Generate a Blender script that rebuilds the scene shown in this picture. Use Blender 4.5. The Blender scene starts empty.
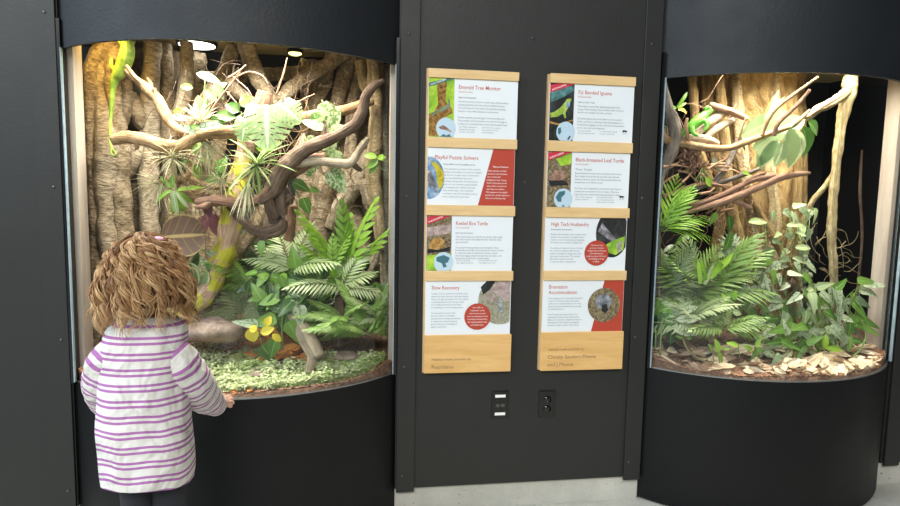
import bpy, bmesh, math, random
from mathutils import Vector as V, Matrix, noise as NZ
R = random.Random(7)
sc = bpy.context.scene
COL = sc.collection
# ------------------------------------------------------------ camera, light, exposure
FPX, YAW, PIT, ROL, CH, CD = 615.5, 0.1513, 0.1008, 0.0194, 1.3355, 2.4363
_cy, _sy = math.cos(YAW), math.sin(YAW)
FW = V((_sy*math.cos(PIT), _cy*math.cos(PIT), -math.sin(PIT)))
_r = V((_cy, -_sy, 0)); _u = _r.cross(FW)
RT = _r*math.cos(ROL)+_u*math.sin(ROL); UP = _u*math.cos(ROL)-_r*math.sin(ROL)
CAM = V((0, -CD, CH))
cd = bpy.data.cameras.new('camera'); cam = bpy.data.objects.new('camera', cd); COL.objects.link(cam)
cd.sensor_width = 36; cd.lens = FPX*36/900; cd.clip_start = .05
m3 = Matrix((RT, UP, -FW)).transposed()
cam.matrix_world = Matrix.Translation(CAM) @ m3.to_4x4()
sc.camera = cam
sc.view_settings.view_transform = 'Standard'; sc.view_settings.look = 'None'
sc.view_settings.gamma = 1; sc.view_settings.use_curve_mapping = False
sc.view_settings.exposure = 0.0
w = bpy.data.worlds.new('world'); sc.world = w; w.use_nodes = True
w.node_tree.nodes['Background'].inputs[0].default_value = (.9, .95, 1, 1)
w.node_tree.nodes['Background'].inputs[1].default_value = .08

def area(name, loc, target, sx, sy, power, col, spread=3.14):
    l = bpy.data.lights.new(name, 'AREA'); l.shape = 'RECTANGLE'; l.size = sx; l.size_y = sy
    l.energy = power; l.color = col; l.spread = spread
    o = bpy.data.objects.new(name, l); COL.objects.link(o); o.location = loc
    o.rotation_euler = (V(target)-V(loc)).to_track_quat('-Z', 'Y').to_euler()
    return o
area('window_daylight_side', (-5.0, -2.4, 4.3), (.0, -.3, 1.6), 4.4, 2.4, 360, (.76, .89, 1))
area('window_daylight_rear', (-1.6, -6.5, 4.9), (0, 0, 1.0), 4.2, 1.8, 430, (1, .985, .95))
area('tank_light_left', (-.445, -.02, 1.945), (-.445, .06, .7), .74, .24, 28, (1, .94, .82), 2.2)
area('basking_lamp_light', (-1.0, .10, 1.93), (-.93, .28, 1.6), .10, .10, 1.5, (1, .62, .16), 2.2)
area('tank_light_right', (1.82, -.03, 1.945), (1.82, .05, .7), .74, .22, 29, (1, .93, .78), 2.3)

# ------------------------------------------------------------ helpers
def at(px, py, Y):                       # the point at wall distance Y seen at a photo position
    d = FW + RT*((px-450)/FPX) - UP*((py-253)/FPX)
    return CAM + d*((Y+CD)/d.y)
def mpp(Y): return (Y+CD)/_cy/FPX        # metres for one pixel at that distance
def proj(p):
    d = V(p)-CAM; z = d.dot(FW)
    return 450+FPX*d.dot(RT)/z, 253-FPX*d.dot(UP)/z
class MB:
    def __init__(s): s.v = []; s.f = []; s.a = []
    def add(s, vs, fs, at_=None):
        n = len(s.v); s.v += [tuple(x) for x in vs]; s.f += [tuple(i+n for i in f) for f in fs]
        s.a += at_ if at_ else [(0, 0, 0)]*len(vs)
    def box(s, a, b):
        x0, y0, z0 = a; x1, y1, z1 = b
        s.add([(x0,y0,z0),(x1,y0,z0),(x1,y1,z0),(x0,y1,z0),(x0,y0,z1),(x1,y0,z1),(x1,y1,z1),(x0,y1,z1)],
              [(0,3,2,1),(4,5,6,7),(0,1,5,4),(1,2,6,5),(2,3,7,6),(3,0,4,7)])
    def build(s, name, mat, parent=None, smooth=True, bevel=0, sharp=False):
        me = bpy.data.meshes.new(name)
        org = V((0, 0, 0))
        if not parent and s.v:
            n = len(s.v); org = V((sum(v[0] for v in s.v)/n, sum(v[1] for v in s.v)/n, min(v[2] for v in s.v)))
        elif parent: org = parent_origin(parent)
        me.from_pydata([(v[0]-org.x, v[1]-org.y, v[2]-org.z) for v in s.v], [], s.f)
        at_ = me.attributes.new('lv', 'FLOAT_VECTOR', 'POINT')
        at_.data.foreach_set('vector', [c for a in s.a for c in a])
        if smooth: me.shade_smooth()
        if smooth and sharp: me.set_sharp_from_angle(angle=math.radians(40))
        me.materials.append(mat); me.update()
        o = bpy.data.objects.new(name, me); COL.objects.link(o)
        if parent: o.parent = parent
        else: o.location = org
        if bevel:
            b = o.modifiers.new('b', 'BEVEL'); b.width = bevel; b.segments = 2; b.limit_method = 'ANGLE'
        return o
def parent_origin(p):
    o = V((0, 0, 0))
    while p: o += p.location; p = p.parent
    return o
def tag(o, label, cat, group=None, kind=None):
    o['label'] = label
    if cat: o['category'] = cat
    if group: o['group'] = group
    if kind: o['kind'] = kind
    return o
def empty(name, loc, label, cat, group=None):
    o = bpy.data.objects.new(name, None); COL.objects.link(o); o.location = loc; o.empty_display_size = .05
    return tag(o, label, cat, group)
def struct(o): o['kind'] = 'structure'; return o
def boxo(name, a, b, mat, parent=None, bevel=0):
    m = MB(); m.box(a, b); return m.build(name, mat, parent, smooth=False, bevel=bevel)

def crom(P, sub):                        # smooth curve through n-d points
    out = []
    n = len(P)
    for i in range(n-1):
        a, b, c, d = P[max(i-1, 0)], P[i], P[i+1], P[min(i+2, n-1)]
        for k in range(sub):
            t = k/sub
            out.append([.5*(2*b[j]+(c[j]-a[j])*t+(2*a[j]-5*b[j]+4*c[j]-d[j])*t*t+(3*b[j]-a[j]-3*c[j]+d[j])*t**3) for j in range(len(b))])
    out.append(list(P[-1]))
    return out
def tube(mb, pts, sides=10, sub=6, lump=.0, lscale=14, ridge=0, seed=None, cap=True, raw=False):
    # pts: (x,y,z,r) in metres
    P = pts if raw else crom(pts, sub)
    sd = R.random()*50 if seed is None else seed
    rnd = R.random()
    vs = []; at_ = []; L = 0; prev = None; N = None
    for i, p in enumerate(P):
        c = V(p[:3]); r = max(p[3], .0003)
        t = V(P[min(i+1, len(P)-1)][:3])-V(P[max(i-1, 0)][:3])
        if t.length < 1e-9: t = V((0, 0, 1))
        t.normalize()
        if N is None:
            N = t.orthogonal().normalized()
        N = (N-t*N.dot(t)).normalized(); B = t.cross(N)
        if prev is not None: L += (c-prev).length
        prev = c
        for k in range(sides):
            a = 2*math.pi*k/sides
            dd = N*math.cos(a)+B*math.sin(a)
            rr = r
            if lump: rr *= 1+lump*(NZ.noise((c+dd*r)*lscale+V((sd, 0, 0)))+.5*NZ.noise((c+dd*r)*lscale*2.7+V((0, sd, 0))))
            if ridge: rr *= 1+ridge*NZ.noise(V((math.cos(a)*2.2+sd, math.sin(a)*2.2, L*3)))
            vs.append(c+dd*rr); at_.append((k/sides, L, rnd))
    n = len(P); fs = []
    for i in range(n-1):
        for k in range(sides):
            k2 = (k+1) % sides
            fs.append((i*sides+k, i*sides+k2, (i+1)*sides+k2, (i+1)*sides+k))
    if cap: fs += [tuple(range(sides-1, -1, -1)), tuple((n-1)*sides+k for k in range(sides))]
    mb.add(vs, fs, at_)
def W4(pts, scale=1):                     # (px,py,Y,rpx) -> world
    out = []
    for px, py, Y, r in pts:
        p = at(px, py, Y); out.append((p.x, p.y, p.z, r*mpp(Y)*scale))
    return out
def fcirc(mb, c, n, r, seg=20, r2=None, attr=None):
    n = V(n).normalized(); a = n.orthogonal().normalized(); b = n.cross(a)
    mb.add([V(c)+(a*math.cos(2*math.pi*k/seg)+b*math.sin(2*math.pi*k/seg))*r for k in range(seg)], [tuple(range(seg))])
def blob(mb, c, rx, ry, rz, lump=.0, ls=10, su=16, sv=10, axis=None, seed=None):
    sd = R.random()*40 if seed is None else seed
    vs = []; Rm = axis.to_matrix() if axis is not None else None
    for i in range(sv+1):
        th = math.pi*i/sv
        for k in range(su):
            ph = 2*math.pi*k/su
            d = V((math.sin(th)*math.cos(ph), math.sin(th)*math.sin(ph), math.cos(th)))
            q = V((d.x*rx, d.y*ry, d.z*rz))
            if lump: q *= 1+lump*NZ.noise(q*ls+V((sd, sd, 0)))
            if Rm: q = Rm @ q
            vs.append(V(c)+q)
    fs = []
    for i in range(sv):
        for k in range(su):
            fs.append((i*su+k, (i+1)*su+k, (i+1)*su+(k+1) % su, i*su+(k+1) % su))
    mb.add(vs, fs, [(k/su, 0, .5) for _ in range(sv+1) for k in range(su)])

LIM = [(-1.046, .1588), (1.2256, 2.4167)]
def front_y(x):
    for a, b in LIM:
        if a-.2 < x < b+.2:
            c = (b-a)/2; q = abs(x-(a+b)/2)
            if q >= c-.01: return .1
            r = (c*c+.277*.277)/(2*.277)
            return min(.1, -(.277-r+math.sqrt(r*r-q*q))+.02+max(0, (q-c+.1))*.5)
    return None
def clampv(v):
    x, y, z = v
    for a, b in LIM:
        if a-.3 < x < b+.3:
            if y < .1: x = min(max(x, a+.018), b-.018)
            else: x = min(max(x, a-.14), b+.14)
            f = front_y(x)
            if f is not None and y < f: y = f+(f-y)*.05
            y = min(y, .672)
            z = max(z, .602)
    return V((x, y, z))
PROF = {
 'oval': lambda t: math.sin(math.pi*min(1, t**.85))**.8,
 'heart': lambda t: (0.35+.65*math.sin(math.pi*min(1, t*2.2+.05)/2) if t < .42 else 1)*(1-t)**.62*1.12 if t < 1 else 0,
 'lance': lambda t: math.sin(math.pi*t**.7)**.9,
 'strap': lambda t: min(1, (1-t)*4)**.8*(.75+.25*math.sin(math.pi*t)),
 'round': lambda t: max(0, 1-(2*t-1)**2)**.5,
 'arrow': lambda t: (1.0-t)**.75*(1.0 if t > .12 else .55+t*3.7),
}
def leaf(mb, base, d, n, L, Wd, droop=.25, fold=.25, shape='oval', ns=6, wave=0, rnd=None):
    d = V(d).normalized(); n = V(n); n = (n-d*n.dot(d))
    n = n.normalized() if n.length > 1e-6 else d.orthogonal().normalized()
    s = d.cross(n); rnd = R.random() if rnd is None else rnd
    f = PROF[shape]; vs = []; at_ = []
    ph = R.random()*6
    for i in range(ns+1):
        t = i/ns; w = f(t)*Wd/2
        c = V(base)+d*(L*t)-n*(droop*L*t*t)
        wz = wave*Wd*math.sin(t*14+ph)
        vs += [c-s*w+n*(fold*w+wz), c, c+s*w+n*(fold*w-wz)]
        at_ += [(-1, t, rnd), (0, t, rnd), (1, t, rnd)]
    fs = []
    for i in range(ns):
        a = i*3
        fs += [(a, a+1, a+4, a+3), (a+1, a+2, a+5, a+4)]
    mb.add([clampv(q) for q in vs] if CLAMP else vs, fs, at_)
CLAMP = True
def frond(mb, stem, base, d, up, L, n, ll, lw, droop=.4, ang=55, shape='lance', sr=.0015, env=0, ldroop=.25):
    d = V(d).normalized(); up = V(up); up = (up-d*up.dot(d)).normalized(); s = d.cross(up); rnd = R.random()
    P = []
    for i in range(13):
        t = i/12; P.append(clampv(V(base)+d*(L*t)-up*(droop*L*t*t)))
    tube(stem, [(p.x, p.y, p.z, sr*(1.1-.8*i/12)) for i, p in enumerate(P)], 5, raw=True)
    for k in range(n):
        t = .14+.86*k/(n-1); x = t*12; i = min(int(x), 11); p = P[i].lerp(P[i+1], x-i)
        tan = (P[i+1]-P[i]).normalized()
        e = (math.sin(math.pi*min(1, (t*.86+.1)))**.6) if env == 0 else (1-t*.85)
        a = math.radians(ang*(1-.5*t))
        nn = (up-tan*up.dot(tan)).normalized()
        for sg in (-1, 1):
            dd = tan*math.cos(a)+s*sg*math.sin(a)+V((0, 0, 1))*R.uniform(-.12, .06)
            leaf(mb, p, dd, nn, ll*e*R.uniform(.88, 1.1), lw*(e**.5), ldroop, .15, shape, 4, rnd=rnd*.7+R.random()*.3)
    leaf(mb, P[-1], P[-1]-P[-2], up, ll*.45, lw, .2, .1, shape, 3, rnd=rnd)

# ------------------------------------------------------------ materials
def mat(name):
    m = bpy.data.materials.new(name); m.use_nodes = True
    nt = m.node_tree; b = nt.nodes['Principled BSDF']
    return m, nt, b
def nd(nt, t, **k):
    n = nt.nodes.new(t)
    for a, v in k.items(): setattr(n, a, v)
    return n
def ramp(nt, fac, stops, interp='LINEAR'):
    r = nd(nt, 'ShaderNodeValToRGB'); r.color_ramp.interpolation = interp
    e = r.color_ramp.elements
    while len(e) < len(stops): e.new(.5)
    for i, (p, c) in enumerate(stops): e[i].position = p; e[i].color = (*c, 1)
    nt.links.new(fac, r.inputs[0]); return r.outputs[0]
def mth(nt, op, a, b=None, c=None):
    n = nd(nt, 'ShaderNodeMath', operation=op)
    for i, x in enumerate((a, b, c)):
        if x is None: continue
        if isinstance(x, (int, float)): n.inputs[i].default_value = x
        else: nt.links.new(x, n.inputs[i])
    return n.outputs[0]
def mixc(nt, f, a, b):
    n = nd(nt, 'ShaderNodeMix', data_type='RGBA')
    for i, x in ((0, f), (6, a), (7, b)):
        if isinstance(x, tuple): n.inputs[i].default_value = (*x, 1)
        elif isinstance(x, (int, float)): n.inputs[i].default_value = x
        else: nt.links.new(x, n.inputs[i])
    return n.outputs[2]
def coords(nt, scale=(1, 1, 1), kind='Object'):
    t = nd(nt, 'ShaderNodeTexCoord'); mp = nd(nt, 'ShaderNodeMapping'); mp.inputs['Scale'].default_value = scale
    nt.links.new(t.outputs[kind], mp.inputs[0]); return mp.outputs[0]
def lvxyz(nt):
    a = nd(nt, 'ShaderNodeAttribute', attribute_name='lv'); s = nd(nt, 'ShaderNodeSeparateXYZ')
    nt.links.new(a.outputs['Vector'], s.inputs[0]); return a.outputs['Vector'], s.outputs[0], s.outputs[1], s.outputs[2]
def noi(nt, vec, scale, detail=4, rough=.55, dist=0):
    n = nd(nt, 'ShaderNodeTexNoise'); n.inputs['Scale'].default_value = scale; n.inputs['Detail'].default_value = detail
    n.inputs['Roughness'].default_value = rough; n.inputs['Distortion'].default_value = dist
    if vec is not None: nt.links.new(vec, n.inputs['Vector'])
    return n.outputs['Fac']
def bump(nt, b, h, dist, strength=1):
    n = nd(nt, 'ShaderNodeBump'); n.inputs['Distance'].default_value = dist; n.inputs['Strength'].default_value = strength
    nt.links.new(h, n.inputs['Height']); nt.links.new(n.outputs[0], b.inputs['Normal'])
def plain(name, col, rough=.6, metal=0, nscale=0, var=.15, bmp=0, spec=.5, emis=None):
    m, nt, b = mat(name)
    b.inputs['Roughness'].default_value = rough; b.inputs['Metallic'].default_value = metal
    b.inputs['Specular IOR Level'].default_value = spec
    v = coords(nt)
    f = noi(nt, v, nscale or 30)
    c = ramp(nt, f, [(.3, tuple(x*(1-var) for x in col)), (.7, tuple(min(1, x*(1+var)) for x in col))])
    nt.links.new(c, b.inputs['Base Color'])
    if bmp: bump(nt, b, f, bmp)
    if emis:
        b.inputs['Emission Color'].default_value = (*emis[:3], 1); b.inputs['Emission Strength'].default_value = emis[3]
    return m
def bark(name, cols, wr=60, wa=3, bd=.006, moss=None, vert=False, rough=.85):
    # tubes carry lv = (angle 0..1, metres along, random)
    m, nt, b = mat(name); b.inputs['Roughness'].default_value = rough; b.inputs['Specular IOR Level'].default_value = .25
    vec, x, y, z = lvxyz(nt)
    an = mth(nt, 'MULTIPLY', x, 6.2832)
    cmb = nd(nt, 'ShaderNodeCombineXYZ')
    nt.links.new(mth(nt, 'MULTIPLY', mth(nt, 'SINE', an), wa), cmb.inputs[0])
    nt.links.new(mth(nt, 'MULTIPLY', mth(nt, 'COSINE', an), wa), cmb.inputs[1])
    nt.links.new(mth(nt, 'MULTIPLY', mth(nt, 'ADD', y, z), wr), cmb.inputs[2])
    n1 = noi(nt, cmb.outputs[0], 1, 4, .6, .5)
    ob = coords(nt); n2 = noi(nt, ob, 18, 4); n3 = noi(nt, ob, 160, 3)
    f = mth(nt, 'ADD', mth(nt, 'MULTIPLY', n1, .65), mth(nt, 'MULTIPLY', n2, .35))
    c = ramp(nt, f, [(.30, cols[0]), (.48, cols[1]), (.66, cols[2])])
    if moss:
        g = ramp(nt, noi(nt, ob, moss[1], 3), [(moss[2], (0, 0, 0)), (moss[2]+.05, (1, 1, 1))])
        c = mixc(nt, g, c, moss[0])
    nt.links.new(c, b.inputs['Base Color'])
    bump(nt, b, mth(nt, 'ADD', n1, mth(nt, 'MULTIPLY', n3, .25)), bd)
    return m
def leafm(name, c1, c2, vein=None, stripes=None, speck=None, trans=.25, rough=.42, edge=None, spec=.45, vw=.05):
    m, nt, b = mat(name); b.inputs['Roughness'].default_value = rough; b.inputs['Specular IOR Level'].default_value = spec
    vec, x, y, z = lvxyz(nt)
    ax = mth(nt, 'ABSOLUTE', x)
    ob = coords(nt)
    f = mth(nt, 'ADD', mth(nt, 'MULTIPLY', z, .75), mth(nt, 'MULTIPLY', noi(nt, ob, 25, 2), .4))
    c = ramp(nt, f, [(.2, c1), (.85, c2)])
    if stripes:                                    # (colour, count, threshold)
        s = mth(nt, 'SINE', mth(nt, 'MULTIPLY', mth(nt, 'SUBTRACT', y, mth(nt, 'MULTIPLY', ax, .25)), stripes[1]*6.2832))
        g = ramp(nt, mth(nt, 'ADD', mth(nt, 'MULTIPLY', s, .5), .5), [(stripes[2], (0, 0, 0)), (min(1, stripes[2]+.15), (1, 1, 1))])
        c = mixc(nt, g, c, stripes[0])
    if speck:                                      # (colour, scale, threshold)
        g = ramp(nt, noi(nt, ob, speck[1], 2), [(speck[2], (0, 0, 0)), (speck[2]+.06, (1, 1, 1))])
        c = mixc(nt, g, c, speck[0])
    if vein:
        g = ramp(nt, ax, [(vw, (1, 1, 1)), (vw+.06, (0, 0, 0))]); c = mixc(nt, g, c, vein)
    if edge:
        g = ramp(nt, ax, [(edge[1], (0, 0, 0)), (min(edge[1]+.1, 1), (1, 1, 1))]); c = mixc(nt, g, c, edge[0])
    nt.links.new(c, b.inputs['Base Color'])
    if trans:
        tr = nd(nt, 'ShaderNodeBsdfTranslucent'); nt.links.new(c, tr.inputs[0])
        ms = nd(nt, 'ShaderNodeMixShader'); ms.inputs[0].default_value = trans
        out = nt.nodes['Material Output']
        nt.links.new(b.outputs[0], ms.inputs[1]); nt.links.new(tr.outputs[0], ms.inputs[2]); nt.links.new(ms.outputs[0], out.inputs[0])
    return m
def wood(name, c0, c1, sc_=(3, 30, 60), rough=.5):
    m, nt, b = mat(name); b.inputs['Roughness'].default_value = rough
    f = noi(nt, coords(nt, sc_), 1, 6, .6, .6)
    nt.links.new(ramp(nt, f, [(.3, c0), (.7, c1)]), b.inputs['Base Color'])
    return m

M = {}
def satin(name, col, rough, bd):
    m, nt, b = mat(name); b.inputs['Base Color'].default_value = (*col, 1)
    b.inputs['Roughness'].default_value = rough; b.inputs['Specular IOR Level'].default_value = .26 if 'base' in name else .5
    ob = coords(nt); n = noi(nt, ob, 90, 3)
    nt.links.new(ramp(nt, noi(nt, ob, 5, 4), [(.3, (rough-.05,)*3), (.7, (rough+.06,)*3)]), b.inputs['Roughness'])
    bump(nt, b, n, bd)
    return m
M['wall'] = satin('charcoal_wall_paint', (.0150, .0162, .0150), .55, .0006)
M['fascia'] = satin('dark_satin_panel', (.007, .010, .014), .62, .0012)
M['base'] = satin('dark_satin_base', (.0035, .004, .005), .5, .0006)
M['black'] = plain('black_plastic', (.006, .006, .006), .3)
M['gedge'] = plain('glass_edge_reflection', (.30, .40, .46), .2)  # glass edge strip, its pale blue reflection put into the colour
M['blackgloss'] = plain('black_acrylic', (.004, .004, .004), .12, spec=.5)
M['dark'] = plain('dark_backing', (.006, .006, .006), .6)
M['screw'] = plain('dark_metal_screw', (.12, .12, .12), .35, .8)
M['steel'] = plain('brushed_rim', (.35, .36, .37), .35, .9)
M['post'] = wood('pale_post_wood', (.40, .33, .28), (.56, .48, .41), (20, 20, 3))
M['ceilwood'] = wood('tank_ceiling_wood', (.62, .47, .20), (.80, .64, .34), (3, 20, 20))
M['maple'] = wood('maple_wood', (.68, .45, .20), (.80, .58, .30), (5, 40, 38), .45)
M['maple2'] = wood('maple_plank', (.66, .38, .12), (.80, .51, .21), (4, 40, 30), .45)
M['maple_edge'] = wood('maple_edge', (.45, .30, .15), (.6, .42, .24), (40, 40, 4), .6)
def concrete():
    m, nt, b = mat('concrete'); b.inputs['Roughness'].default_value = .8
    ob = coords(nt); n = noi(nt, ob, 4, 6, .65); n2 = noi(nt, ob, 70, 3)
    c = ramp(nt, n, [(.3, (.42, .42, .38)), (.7, (.62, .61, .55))])
    g = ramp(nt, n2, [(.30, (1, 1, 1)), (.34, (0, 0, 0))])
    nt.links.new(mixc(nt, g, c, (.16, .16, .15)), b.inputs['Base Color']); bump(nt, b, n2, .002)
    return m
M['concrete'] = concrete()
def glassm():
    m = bpy.data.materials.new('display_glass'); m.use_nodes = True; nt = m.node_tree; nt.nodes.remove(nt.nodes['Principled BSDF'])
    t = nd(nt, 'ShaderNodeBsdfTransparent'); t.inputs[0].default_value = (.97, .985, .98, 1)
    g = nd(nt, 'ShaderNodeBsdfGlossy'); g.inputs['Roughness'].default_value = .03
    fr = nd(nt, 'ShaderNodeLayerWeight'); fr.inputs[0].default_value = .5
    fac = mth(nt, 'MULTIPLY_ADD', mth(nt, 'POWER', fr.outputs['Facing'], 4.5), .5, .028)
    ms = nd(nt, 'ShaderNodeMixShader'); nt.links.new(fac, ms.inputs[0])
    nt.links.new(t.outputs[0], ms.inputs[1]); nt.links.new(g.outputs[0], ms.inputs[2])
    nt.links.new(ms.outputs[0], nt.nodes['Material Output'].inputs[0]); return m
M['glass'] = glassm()
M['root'] = bark('tan_fig_root', [(.07, .05, .03), (.27, .205, .13), (.50, .41, .29)], 95, 1.6, .012)
M['rootw'] = bark('pale_fig_root', [(.11, .08, .05), (.36, .29, .20), (.60, .51, .39)], 120, 1.4, .012)
M['rope'] = bark('ropey_root', [(.13, .085, .04), (.42, .31, .17), (.64, .51, .32)], 150, 2.2, .012)
M['branch'] = bark('tan_branch', [(.12, .06, .03), (.33, .20, .10), (.52, .36, .21)], 26, 3.5, .006)
M['drift'] = bark('dark_driftwood', [(.035, .02, .014), (.13, .08, .055), (.30, .22, .16)], 9, 6, .008)
M['pink'] = bark('reddish_wood', [(.09, .04, .025), (.27, .145, .095), (.46, .30, .21)], 14, 6, .006)
M['mossy'] = bark('mossy_log', [(.18, .10, .07), (.38, .25, .17), (.52, .38, .27)], 14, 4, .006, moss=((.42, .40, .04), 20, .48))
M['greyvine'] = bark('grey_vine', [(.05, .04, .035), (.13, .105, .09), (.24, .20, .17)], 20, 4, .004)
M['liana'] = bark('pale_liana', [(.13, .09, .04), (.36, .28, .14), (.56, .47, .29)], 40, 3, .008)
M['trunk'] = bark('fig_trunk_bark', [(.07, .04, .015), (.30, .19, .075), (.55, .39, .19)], 12, 6, .02)
M['twig'] = bark('brown_twig', [(.16, .08, .05), (.34, .19, .12), (.50, .32, .22)], 40, 3, .002)
M['log'] = bark('pale_log', [(.17, .12, .08), (.40, .31, .22), (.60, .49, .37)], 8, 7, .008)
def rockm(name, c0, c1, c2, s=9):
    m, nt, b = mat(name); b.inputs['Roughness'].default_value = .9
    ob = coords(nt); n = noi(nt, ob, s, 6, .6, .4)
    nt.links.new(ramp(nt, n, [(.32, c0), (.5, c1), (.68, c2)]), b.inputs['Base Color']); bump(nt, b, noi(nt, ob, s*5, 5), .008)
    return m
M['rockwall'] = rockm('sculpted_bark_wall', (.10, .07, .045), (.30, .23, .15), (.50, .41, .29))
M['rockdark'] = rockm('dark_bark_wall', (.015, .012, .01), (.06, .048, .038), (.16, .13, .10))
M['stone'] = rockm('brown_stone', (.12, .08, .06), (.28, .20, .16), (.42, .33, .27), 14)
M['soil'] = rockm('soil', (.07, .035, .02), (.19, .10, .06), (.34, .20, .13), 70)
M['chips'] = plain('bark_chips', (.30, .15, .09), .9, nscale=60, var=.6, bmp=.004)
G = {}
G['bright'] = leafm('bright_green_leaf', (.13, .30, .02), (.34, .56, .06), vein=(.38, .60, .15), trans=.35)
G['mid'] = leafm('mid_green_leaf', (.055, .14, .018), (.17, .31, .05), vein=(.22, .40, .12))
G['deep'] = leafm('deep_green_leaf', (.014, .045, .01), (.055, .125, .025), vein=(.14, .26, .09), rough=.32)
G['silver'] = leafm('silver_green_leaf', (.20, .27, .15), (.54, .60, .42), vein=(.12, .22, .10), speck=((.12, .22, .09), 90, .56))
G['pale'] = leafm('pale_green_leaf', (.27, .37, .15), (.46, .55, .30), vein=(.70, .75, .55))
G['mint'] = leafm('mint_green_leaf', (.14, .24, .10), (.28, .38, .20), vein=(.36, .46, .26))
G['mon'] = leafm('white_green_monstera_leaf', (.24, .38, .13), (.44, .56, .28), vein=(.75, .82, .6), stripes=((.30, .46, .22), 6, .8))
G['varieg'] = leafm('speckled_leaf', (.38, .46, .22), (.54, .60, .36), vein=(.2, .34, .12), speck=((.13, .26, .07), 80, .50))
G['brown'] = leafm('brown_caladium_leaf', (.11, .06, .038), (.19, .11, .07), vein=(.42, .30, .12), stripes=((.20, .13, .05), 5, .88), edge=((.42, .32, .10), .92))
G['purple'] = leafm('purple_leaf', (.10, .03, .045), (.17, .06, .08), trans=.1)
G['strap'] = leafm('striped_strap_leaf', (.30, .40, .12), (.58, .62, .30), edge=((.13, .26, .05), .5))
G['yellow'] = leafm('yellow_leaf', (.80, .62, .03), (.9, .78, .08), vein=(.75, .65, .2))
G['fern'] = leafm('fern_green', (.13, .26, .04), (.34, .48, .14))
G['fernw'] = leafm('silvery_fern', (.24, .32, .12), (.48, .54, .30))
G['palm'] = leafm('palm_green', (.09, .19, .03), (.27, .41, .10), vein=(.38, .52, .22))
G['oliv'] = leafm('striped_dracaena_leaf', (.07, .14, .05), (.20, .27, .12), edge=((.40, .45, .24), .6))
G['gc'] = leafm('groundcover_leaf', (.34, .42, .16), (.66, .70, .42))
G['gcg'] = leafm('groundcover_leaf_green', (.24, .38, .07), (.48, .58, .18))
G['orange'] = leafm('orange_dry_leaf', (.40, .12, .02), (.90, .36, .07), vein=(.35, .14, .05), rough=.6, trans=.15)
G['dryp'] = leafm('pale_dry_leaf', (.58, .42, .26), (.88, .74, .54), vein=(.52, .36, .22), rough=.6, trans=.1)
G['dryb'] = leafm('brown_dry_leaf', (.26, .15, .09), (.56, .40, .28), vein=(.2, .11, .07), rough=.6, trans=.08)
G['airp'] = leafm('air_plant_leaf', (.42, .40, .22), (.66, .62, .40))
M['stem'] = plain('green_stem', (.16, .24, .07), .5)
M['stemb'] = plain('brown_stem', (.22, .13, .07), .7)

# ------------------------------------------------------------ setting
LX0, LX1, RX0, RX1, SAG, ZB, ZT = -1.046, .1588, 1.2256, 2.4167, .277, .598, 1.81
ZC = .112; TOP = 2.75; BACK = .68
def wallpart(name, x0, x1, label=None):
    return struct(boxo(name, (x0, -.012, ZC), (x1, .06, TOP), M['wall']))
wallpart('wall_left', -4.5, LX0); wallpart('wall_center', LX1, RX0); wallpart('wall_right', RX1, 5)
struct(boxo('trim_1', (-4.5, .004, 0), (LX0, .06, ZC), M['concrete'])); struct(boxo('trim_2', (LX1, .004, 0), (RX0, .06, ZC), M['concrete']))
struct(boxo('trim_3', (RX1, .004, 0), (5, .06, ZC), M['concrete']))
struct(boxo('floor', (-6, -9, -.1), (6, .06, 0), M['concrete']))
def screw(px, py, Y, parent):
    p = at(px, py, Y); m = MB()
    tube(m, [(p.x, Y+.001, p.z, .0052), (p.x, Y-.0015, p.z, .0052), (p.x, Y-.003, p.z, .0035)], 12, raw=True)
    return m.build('screw', M['screw'], parent)
def strip(n, x0, x1, screws):
    o = struct(boxo('trim_%d' % n, (x0, -.024, ZC-.012), (x1, -.012, TOP), M['wall'], bevel=.002))
    for s in screws: screw(s[0], s[1], -.024, o)
strip(4, LX0-.088, LX0-.004, [(44, 12), (53.6, 187), (68, 491), (61, 340)])
strip(5, LX1+.004, .2371, [(409, 34), (407, 196), (404, 367), (402, 476)])
strip(6, 1.148, RX0-.004, [(652, 44), (642, 198), (635, 337), (629, 462)])
strip(7, RX1+.012, RX1+.09, [])
wc = [o for o in COL.objects if o.name == 'wall_center'][0]; screw(533, 38, -.012, wc); screw(525, 182, -.012, wc)

def arcp(x0, x1, s, n=96):
    c = (x1-x0)/2; r = (c*c+s*s)/(2*s); xm = (x0+x1)/2; a = math.asin(min(1, c/r))
    return [(xm+r*math.sin(-a+2*a*i/n), -(s-r+r*math.cos(-a+2*a*i/n))) for i in range(n+1)]
def curtain(mb, x0, x1, s, z0, z1, th):
    A = arcp(x0, x1, s); B = arcp(x0+th*.6, x1-th*.6, s-th); n = len(A)
    vs = [(x, y, z0) for x, y in A]+[(x, y, z1) for x, y in A]+[(x, y, z0) for x, y in B]+[(x, y, z1) for x, y in B]
    fs = []
    for i in range(n-1):
        fs += [(i, i+1, n+i+1, n+i), (2*n+i+1, 2*n+i, 3*n+i, 3*n+i+1), (n+i, n+i+1, 3*n+i+1, 3*n+i), (i+1, i, 2*n+i, 2*n+i+1)]
    fs += [(0, n, 3*n, 2*n), (n-1, 3*n-1, 4*n-1, 2*n-1)]
    mb.add(vs, fs)
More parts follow.
